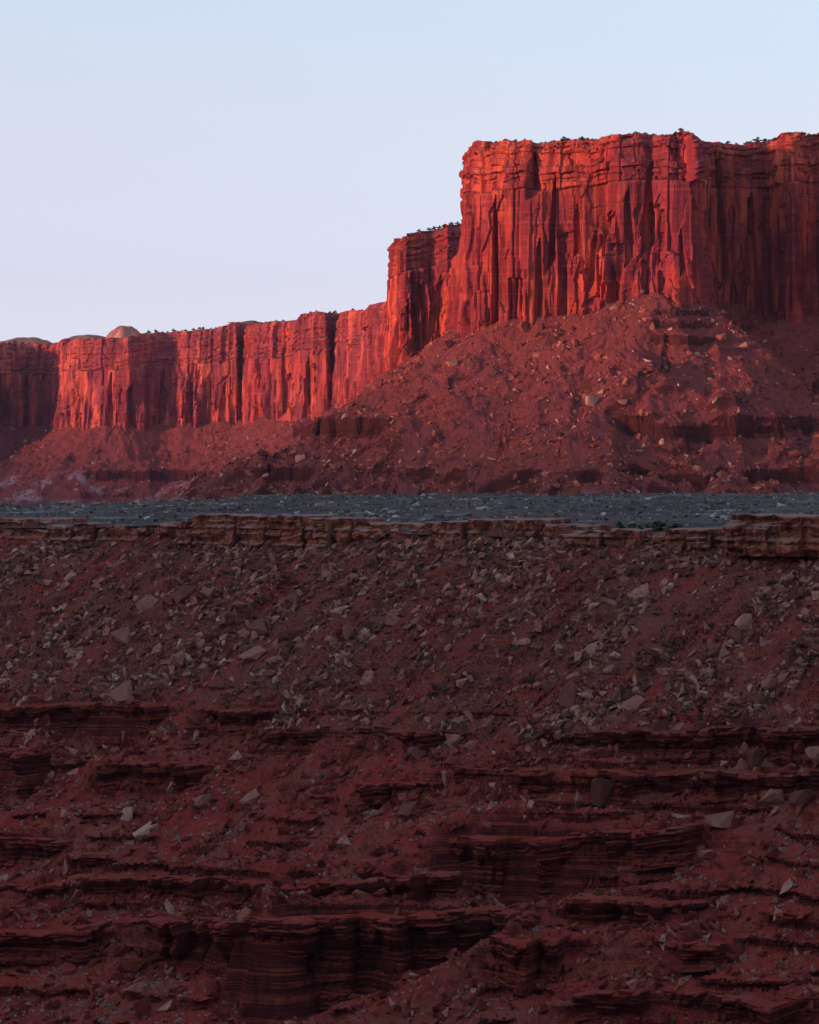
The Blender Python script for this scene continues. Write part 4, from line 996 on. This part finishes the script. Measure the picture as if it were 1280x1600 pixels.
def where(p):
    px, py = 640 + F * p[0] / p[1], PH + F * (CZ - p[2]) / p[1]
    c = ['far left', 'left', 'middle', 'right', 'far right'][int(np.clip(px // 256, 0, 4))]
    if py < 930: r = 'just below the caprock'
    elif py < 1010: r = 'high on the debris slope'
    elif py < 1110: r = 'low on the debris slope'
    elif py < 1250: r = 'among the upper red ledges'
    elif py < 1400: r = 'among the middle red ledges'
    else: r = 'among the bottom red ledges'
    return c, r
GROUPS = [('upper', lambda z: z > -51, 'rock', 'angular purplish grey boulder lying in the debris of the upper slope', 'loose boulders on the upper slope', 170, VW * (zeS.ravel() > -50)),
          ('lower', lambda z: z <= -51, 'redrock', 'red sandstone boulder fallen onto the lower ledges', 'loose boulders on the lower ledges', 70, VW * (zeS.ravel() <= -50))]
for _, _, mt, lb, gr, n, W in GROUPS:
    ii = draw(n, W / W.sum()); fr = frames(VN[ii], AX[ii], rg, 0.35, 0.22)
    for j, i in enumerate(ii):
        s = float(np.clip(2.7 * (1 + rg.pareto(3.4)), 2.7, 8.0)); k = int(rg.integers(0, len(RV)))
        tk = float(rg.uniform(.22, .5)); c_, r_ = where(VP[i])
        kind_ = ('big ' if s > 3.6 else 'mid-sized ') + ('flat slab' if tk < .34 else 'angular block')
        lb_ = f"{kind_} {r_}, {c_} of the picture"; tone = 'purplish' if mt == 'rock' else 'red'
        boulder(VP[i], fr[j], (s, s * rg.uniform(.5, .8), s * tk), k, mt, tone + ' ' + lb_, f"{tone} {kind_}s {r_}, {c_}")

# talus boulders
tx, ty = project(Pt)
Nt = normals(Pt)
dn = (tx > 200) & (tx < 1400) & (ty < 790) & (ty > 440)
denst = dn * sstep(0.4, 0.65, Nt[..., 2]) * (0.35 + 0.9 * sstep(-0.3, 0.4, fbm2(Pt[..., 0] / 25, Pt[..., 1] / 25, 3, 811))) * (0.6 + 0.8 * sstep(60, 10, Pt[..., 2]))
TP, TN, TW = pool(Pt, denst); TA = np.c_[np.zeros((len(TP), 1)), -np.ones((len(TP), 1)), np.zeros((len(TP), 1))]
idx = rg.choice(len(TW), 15000, p=TW); sz = np.clip(1.25 * (1 + rg.pareto(1.8, len(idx))), 1.1, 5.5)
tag(scatter('talus_rubble', small, jitter(TP[idx], 0.6), frames(TN[idx], TA[idx], rg, 0.9, 0.3), sz, M['talusrock'], rg, 0.1), 'red rock rubble covering the talus under the butte', 'rubble', kind='stuff')
for px, py, w, hh, mt, lb in [(925, 626, 22, 18, 'palerock', 'bright tan block on the upper talus below the butte face'), (938, 612, 14, 12, 'palerock', 'smaller tan block leaning above the bright tan talus block'),
                          (705, 566, 20, 16, 'talusrock', 'rounded red boulder on the talus below the butte corner'), (703, 536, 20, 14, 'talusrock', 'reddish boulder just under the foot of the butte corner'),
                          (822, 508, 18, 16, 'talusrock', 'red boulder at the cliff foot beside a dark shrub'), (1128, 527, 22, 14, 'talusrock', 'broad red block high in the gully right of the debris spine'),
                          (1160, 540, 20, 14, 'talusrock', 'orange block at the end of the boulder string in the gully'), (970, 626, 16, 12, 'talusrock', 'small red block right of the bright tan talus block'),
                          (1240, 602, 22, 16, 'talusrock', 'pale cracked block low in the right gully'), (1242, 708, 24, 14, 'talusrock', 'flat orange block on the small mound at the talus toe'),
                          (470, 713, 16, 12, 'palerock', 'pale boulder low on the left talus slope'), (1270, 720, 24, 14, 'talusrock', 'orange boulder at the right end of the talus toe')]:
    i = hit(Pt, px, py); p = TP[i]; pp = p[1] / F
    Rm = np.array(Matrix.Rotation(rg.normal(0, .5), 3, 'Z') @ Matrix.Rotation(rg.normal(0, .3), 3, 'Y'))
    boulder(p, Rm, (w * pp, w * pp * .8, hh * pp), int(rg.choice([2, 5, 7, 8])), mt, lb, sink=0.2)
ii = rg.choice(len(TW), 60, p=TW); fr = frames(TN[ii], TA[ii], rg, 0.9, 0.3)
for j, i in enumerate(ii):
    s = float(np.clip(4.2 * (1 + rg.pareto(5)), 4.2, 8)); tz_ = 'upper' if TP[i][2] > 55 else 'middle' if TP[i][2] > 22 else 'lower'; tc_ = 'left' if 640 + F * TP[i][0] / TP[i][1] < 640 else 'centre' if 640 + F * TP[i][0] / TP[i][1] < 960 else 'right'
    boulder(TP[i], fr[j], (s, s * rg.uniform(.6, .9), s * rg.uniform(.35, .7)), int(rg.integers(0, len(RV))), 'talusrock', f"red boulder on the {tz_} talus under the butte, {tc_} side", f'{tz_} talus boulders, {tc_} side')
fx_, fy_ = project(Pf); Nf = normals(Pf)
FP, FN, FW = pool(Pf, ((fx_ > -80) & (fx_ < 620)) * sstep(0.4, 0.65, Nf[..., 2]) * (0.4 + sstep(-0.3, 0.4, fbm2(Pf[..., 0] / 40, Pf[..., 1] / 40, 2, 821))))
idx = rg.choice(len(FW), 5000, p=FW); sz = np.clip(1.8 * (1 + rg.pareto(2.0, len(idx))), 1.6, 8)
tag(scatter('far_talus_rubble', small, FP[idx], frames(FN[idx], np.tile([0., -1, 0], (len(idx), 1)), rg, 0.9, 0.3), sz, M['talusrock'], rg, 0.1), 'rock rubble on the distant talus below the far wall', 'rubble', kind='stuff')

# ------------------------------------------------------------------ plants
def tuft(seed, n, flat=0.6, leaf=0.22):
    """dome of small leaf blades"""
    rg_ = np.random.default_rng(seed); V, T = [], []
    for i in range(n):
        d = rg_.normal(0, 1, 3); d[2] = abs(d[2]); d /= np.linalg.norm(d)
        r = rg_.uniform(0.55, 1.0) * 0.5 * (1 + 0.25 * math.sin(3 * math.atan2(d[1], d[0]) + seed))
        c = d * r * np.array([1, 1, 2 * flat]); a = rg_.normal(0, 1, 3); a /= np.linalg.norm(a); b = np.cross(d, a); b /= np.linalg.norm(b) + 1e-9
        s = leaf * rg_.uniform(0.6, 1.3); k = len(V)
        V += [c - a * s * .5, c + b * s * .5, c + a * s * .5 + d * s * .4, c - b * s * .5]; T += [[k, k + 1, k + 2], [k, k + 2, k + 3]]
    return np.array(V), np.array(T)
tufts = [tuft(900 + i, 22, 0.55, 0.34) for i in range(5)]
bigtufts = [tuft(920 + i, 70, 0.5, 0.22) for i in range(4)]

flatL = sstep(0.62, 0.85, normals(Ps)[..., 2])
shr = sstep(-0.05, 0.4, fbm2(uS / 8, wS / 40, 3, 831)) * 0.9 + 0.12
dsh = inv * flatL * shr * (sstep(-50, -66, zeS) * 1.0 + 0.0)
_, _, SW = pool(Ps, dsh)
ii = rg.choice(len(SW), 230, p=SW)
sage_me = [tri_mesh('sagebrush', V, T, M['sage']) for V, T in bigtufts]
def stand(name, me, p, s, label, cat, group=None, zs=1.0):
    o = obj(name, me); o.location = p; o.rotation_euler = (0, 0, float(rg.uniform(0, 6.28))); o.scale = (s, s, s * zs)
    tag(o, label, cat, group); return o
for i in ii:
    low = VP[i][0] > 20
    stand('sagebrush', sage_me[int(rg.integers(0, 4))], VP[i] - np.array([0, 0, 0.05]), float(rg.uniform(0.95, 1.7)),
          f"grey sagebrush clump {where(VP[i])[1]}, {where(VP[i])[0]} of the picture", 'shrub', f"sagebrush {where(VP[i])[1]}, {where(VP[i])[0]}")
idx = rg.choice(len(SW), 2600, p=SW)
upv = lambda m: np.tile([0., 0, 1.0], (len(m), 1))
tag(scatter('sagebrush_vegetation', tufts, VP[idx], frames(upv(idx), AX[idx], rg, 1.0, 0.1), rg.uniform(0.4, 0.95, len(idx)), M['sage'], rg, 0.0), 'small sagebrush dotted over the lower benches', 'shrubs', kind='stuff')
_, _, UW = pool(Ps, inv * flatS * (0.15 + streak) * upz)
idx = rg.choice(len(UW), 1000, p=UW)
tag(scatter('slope_vegetation', tufts, VP[idx], frames(upv(idx), AX[idx], rg, 1.0, 0.1), rg.uniform(0.7, 1.9, len(idx)), M['scrub'], rg, 0.0), 'dark low scrub scattered among the slope debris', 'shrubs', kind='stuff')
# green bushes among the lower ledges
gme = tri_mesh('green_bush', *bigtufts[0], M['green'])
for px, py, lb in [(1112, 1510, 'yellow-green bush beside the pale layered boulder'), (1222, 1505, 'yellow-green bush on the sagebrush flat near the right edge'), (1050, 1590, 'green bush at the bottom edge of the lower right ledge'),
                   (935, 1392, 'small green bush at the foot of the shadowed alcove'), (395, 1195, 'dark green bush under the middle red ledge'), (155, 1062, 'small green bush above the top left ledge')]:
    i = hit(Ps, px, py); stand('green_bush', gme, VP[i] - np.array([0, 0, .1]), 1.9, lb, 'shrub', zs=1.1)
# bench scrub and stones
bx, by = project(Pn); NB_ = (bx > -60) & (bx < 1340) & (Pn[..., 1] > rimD(bx) + 3) & (Pn[..., 2] > -8) & (by > 745)
BP, BN, BW = pool(Pn, NB_ * (0.2 + sstep(-0.3, 0.3, fbm2(Pn[..., 0] / 20, Pn[..., 1] / 60, 3, 841))))
idx = rg.choice(len(BW), 2600, p=BW)
tag(scatter('bench_vegetation', [tuft(940 + i, 9, 0.5, 0.5) for i in range(3)], BP[idx], frames(upv(idx), np.tile([1., 0, 0], (len(idx), 1)), rg, 1, 0.1), rg.uniform(0.8, 2.2, len(idx)), M['benchscrub'], rg, 0.0), 'low grey scrub covering the flat bench', 'shrubs', kind='stuff')
idx = rg.choice(len(BW), 3800, p=BW)
tag(scatter('bench_rubble', small, BP[idx], frames(upv(idx), np.tile([1., 0, 0], (len(idx), 1)), rg, 1, 0.15), np.clip(0.8 * (1 + rg.pareto(2.2, len(idx))), 0.7, 4), M['benchrock'], rg, 0.08), 'pale stones scattered over the flat bench', 'rubble', kind='stuff')

# junipers: trunk, limbs, crown of leaf clumps
def juniper_meshes(seed):
    rg_ = np.random.default_rng(seed); V, T = [], []
    def tube(a, b, r0, r1):
        a, b = np.array(a, float), np.array(b, float); d = b - a; d /= np.linalg.norm(d); u = np.cross(d, [0.3, 1, 0.2]); u /= np.linalg.norm(u); w = np.cross(d, u); k = len(V)
        for c, r in ((a, r0), (b, r1)):
            for q in range(5):
                an = q / 5 * 2 * math.pi; V.append(c + (u * math.cos(an) + w * math.sin(an)) * r)
        for q in range(5):
            n = (q + 1) % 5; T.extend([[k + q, k + n, k + 5 + n], [k + q, k + 5 + n, k + 5 + q]])
    tube((0, 0, -0.1), (0.05, 0, 0.2), 0.07, 0.05)
    tips = []
    for q in range(5):
        an = q * 1.26 + rg_.uniform(-.3, .3); e = (0.30 * math.cos(an), 0.30 * math.sin(an), rg_.uniform(0.25, 0.6)); tube((0.05, 0, 0.18), e, 0.04, 0.015); tips.append(e)
    tips.append((0.04, 0.02, 0.8))
    CV, CT = [], []
    for c in tips * 2:
        c = np.array(c) + rg_.normal(0, 0.07, 3)
        for i in range(20):
            d = rg_.normal(0, 1, 3); d /= np.linalg.norm(d); p = c + d * rg_.uniform(0.06, 0.24) * np.array([1, 1, .8])
            a = rg_.normal(0, 1, 3); a /= np.linalg.norm(a); b = np.cross(a, d); b /= np.linalg.norm(b) + 1e-9; s = rg_.uniform(.06, .12); k = len(CV)
            CV += [p - a * s, p + b * s, p + a * s, p - b * s]; CT += [[k, k + 1, k + 2], [k, k + 2, k + 3]]
    return tri_mesh('trunk', np.array(V), np.array(T), M['wood']), tri_mesh('crown', np.array(CV), np.array(CT), M['juniper'])
JM = [juniper_meshes(960 + i) for i in range(4)]
def juniper(p, h, w, label, group=None):
    r = bpy.data.objects.new('juniper_tree', None); COL.objects.link(r); r.location = p; r.scale = (w, w, h); r.rotation_euler = (0, 0, float(rg.uniform(0, 6.28)))
    t, c = JM[int(rg.integers(0, 4))]; obj('trunk', t, r); obj('crown', c, r); tag(r, label, 'tree', group); return r
for px, w, h, lb in [(968, 15, 11, 'small round green juniper, first of four on the caprock rim'), (990, 20, 9, 'low wide green juniper, second of four on the caprock rim'),
                     (1026, 24, 13, 'greyish juniper, third of four on the caprock rim'), (1058, 27, 16, 'largest green juniper, last of four on the caprock rim')]:
    D = float(rimD(np.array([px]))[0]) + 7; x, y = XY(px, D); z = float(Pn.reshape(-1, 3)[((Pn[..., 0] - x) ** 2 + (Pn[..., 1] - y) ** 2).ravel().argmin(), 2])
    juniper((x, y, z), h * D / F * 1.25, w * D / F * 1.35, lb)
def on_top(P, px, k):
    qx = 640 + F * P[:, -1, 0] / P[:, -1, 1]; i = np.abs(qx - px).argmin(); return P[i, -k]
for px, s in [(758, 12), (770, 8), (782, 6), (800, 9), (812, 7), (838, 10), (858, 9), (872, 16), (880, 9), (900, 10), (915, 7), (930, 9), (982, 8), (996, 7), (1010, 10), (1022, 9), (1035, 8), (1048, 10), (1060, 7), (1078, 10),
              (1118, 9), (1128, 7), (1150, 12), (1162, 16), (1175, 11), (1190, 12), (1206, 10), (1228, 13), (1262, 11), (1275, 9)] + [(float(q), float(rg.uniform(4, 7))) for q in np.r_[np.arange(735, 950, 11), np.arange(975, 1085, 7), np.arange(1110, 1275, 8)] + rg.uniform(-4, 4, 57)]:
    p = on_top(P_b, px, int(rg.integers(4, 8))); bp_ = 'left' if px < 870 else 'middle' if px < 1090 else 'right'; s_ = 0.66 * s * p[1] / F
    juniper(p - np.array([0, 0, .2]), s_ * 0.75, s_ * 1.4, f"dark juniper on the skyline of the big butte, {bp_} part of its rim", f'junipers along the {bp_} butte rim')
for px, s in [(655, 8), (668, 9), (676, 10), (684, 9), (694, 10), (704, 10), (712, 9)]:
    p = on_top(P_p, px, 6); s_ = 0.62 * s * p[1] / F
    juniper(p - np.array([0, 0, .2]), s_, s_ * 1.5, 'dark juniper on top of the lower buttress behind the butte', 'junipers on the lower buttress')
for px in list(range(4, 80, 11)) + list(range(236, 360, 9)) + list(range(400, 455, 12)) + list(range(480, 560, 10)):
    px = px + float(rg.uniform(-4, 4)); p = on_top(P_f, px, 5); s_ = rg.uniform(2.0, 4.5) * p[1] / F
    juniper(p - np.array([0, 0, .2]), s_, s_ * 1.7, f"tiny dark juniper on the far cliff rim, {'left end' if px < 200 else 'middle' if px < 380 else 'right end'}", f"far rim junipers, {'left end' if px < 200 else 'middle' if px < 380 else 'right end'}")

# ------------------------------------------------------------------ slickrock domes standing back from the far rim
def dome(px, top_py, base_py, wpx, D, seed, label, steps=3):
    x0, y0 = XY(px, D); zt = ZZ(top_py, D); zb = ZZ(base_py, D) - 12; w = wpx * D / F / 2
    th = np.linspace(0, 2 * math.pi, 72); r = np.linspace(0, 1.25, 26)
    TH, RR = np.meshgrid(th, r, indexing='ij')
    lob = 1 + 0.18 * np.cos(2 * TH + seed) + 0.10 * np.cos(5 * TH + 2 * seed)
    hh = np.clip(1 - (RR / 1.05) ** 2.2, -0.6, 1)
    hh = hh + 0.04 * np.sin(hh * 9 * steps) / steps
    X = x0 + RR * lob * w * np.cos(TH); Y = y0 + RR * lob * w * 1.6 * np.sin(TH)
    Z = zb + (zt - zb) * np.clip(hh, -0.2, 1.05) + 1.2 * fbm2(X / 14, Y / 14, 3, seed) * (RR < 1.2)
    tag(grid_mesh('slickrock_hill', np.stack([X, Y, Z], -1), M['slickrock'], True), label, kind='structure')
dome(195, 509, 525, 62, 3750, 1, 'pale rounded slickrock dome poking above the far rim', 4)
dome(40, 528, 541, 150, 3700, 2, 'long low pale slickrock swell at the left end of the far rim', 3)
dome(140, 524, 542, 150, 3560, 3, 'orange sunlit slickrock shelf left of the pale dome', 5)
dome(392, 502, 517, 130, 3450, 4, 'low pale slickrock swell above the middle of the far rim', 4)

# ------------------------------------------------------------------ ground, the overlook and an unseen mesa added to shade the canyon
def ground_z(X, Y):
    z = np.interp(Y, [-60000, -1200, -900, -170, -120, -40, 2.5, 6, 60, 210, 900, 1100, 60000], [40, 40, 290, 290, 130, 26, 18.2, 15, -40, -150, -150, -60, -60])  # high rise behind the camera added to block low sky light
    return np.where(np.abs(X) > 3000, np.minimum(z, 0), z)
rr = np.r_[0.5, np.geomspace(3, 40000, 110)]; tt = np.linspace(0, 2 * math.pi, 161)
TT, RR = np.meshgrid(tt, rr, indexing='ij')
GX, GY = RR * np.sin(TT), RR * np.cos(TT)
G = np.stack([GX, GY, ground_z(GX, GY) + 3.0 * fbm2(GX / 300, GY / 300, 3, 871) * np.clip(RR / 400, 0, 1)], -1)
tag(grid_mesh('desert_ground', G, M['ground'], True), 'broad red desert ground reaching the horizon', kind='structure')

sd = np.array([SD.x, SD.y]); sd /= np.linalg.norm(sd); pr_ = np.array([-sd[1], sd[0]])
v = np.linspace(-3200, 4200, 500)
wob = 60 * fbm1(v / 500, 3, 881)
SHADOW_Z = 26.0; U0 = float(100 * sd[0] + 1715 * sd[1])
topz = SHADOW_Z + (U0 + 1500) * math.tan(SUN_EL)  # added ridge, its height set by where its shadow should end
prof = [(260, -60), (190, topz * 0.20), (110, topz * 0.38), (60, topz * 0.48), (50, topz * 0.55), (42, topz * 0.85), (34, topz * 0.95), (20, topz), (-60, topz + .5), (-400, topz), (-700, topz * 0.5), (-1000, -70)]
rows = []
for u, z in prof:
    uu = -1500 + u + wob * (1 if u > -100 else .3) + 10 * fbm1(v / 60, 3, 885)
    rows.append(np.stack([sd[0] * uu + pr_[0] * v, sd[1] * uu + pr_[1] * v, z + (2.0 * fbm1(v / 120, 3, 887) if z > topz * .9 else 0 * v)], -1))
tag(grid_mesh('shade_mesa_terrain', np.stack(rows, 1), M['cliff']), 'unseen mesa behind the viewpoint, added to shade the canyon', kind='structure')

# ------------------------------------------------------------------ evening air
hz = bpy.data.meshes.new('haze'); bm = bmesh.new(); bmesh.ops.create_cube(bm, size=1.0)
for v_ in bm.verts: v_.co = Vector((v_.co.x * 84000, v_.co.y * 84000, 255 if v_.co.z > 0 else -175))
bm.to_mesh(hz); bm.free()
hm = bpy.data.materials.new('evening_haze'); hm.use_nodes = True; hn = hm.node_tree; hn.nodes.remove(hn.nodes['Principled BSDF'])
pv = hn.nodes.new('ShaderNodeVolumePrincipled'); pv.inputs['Color'].default_value = (0.66, 0.66, 1.0, 1); pv.inputs['Density'].default_value = 0.000012; pv.inputs['Anisotropy'].default_value = 0.0
hn.links.new(pv.outputs[0], hn.nodes['Material Output'].inputs['Volume']); hz.materials.append(hm)
tag(obj('haze', hz), 'thin violet evening haze hanging in the canyon air', kind='stuff')
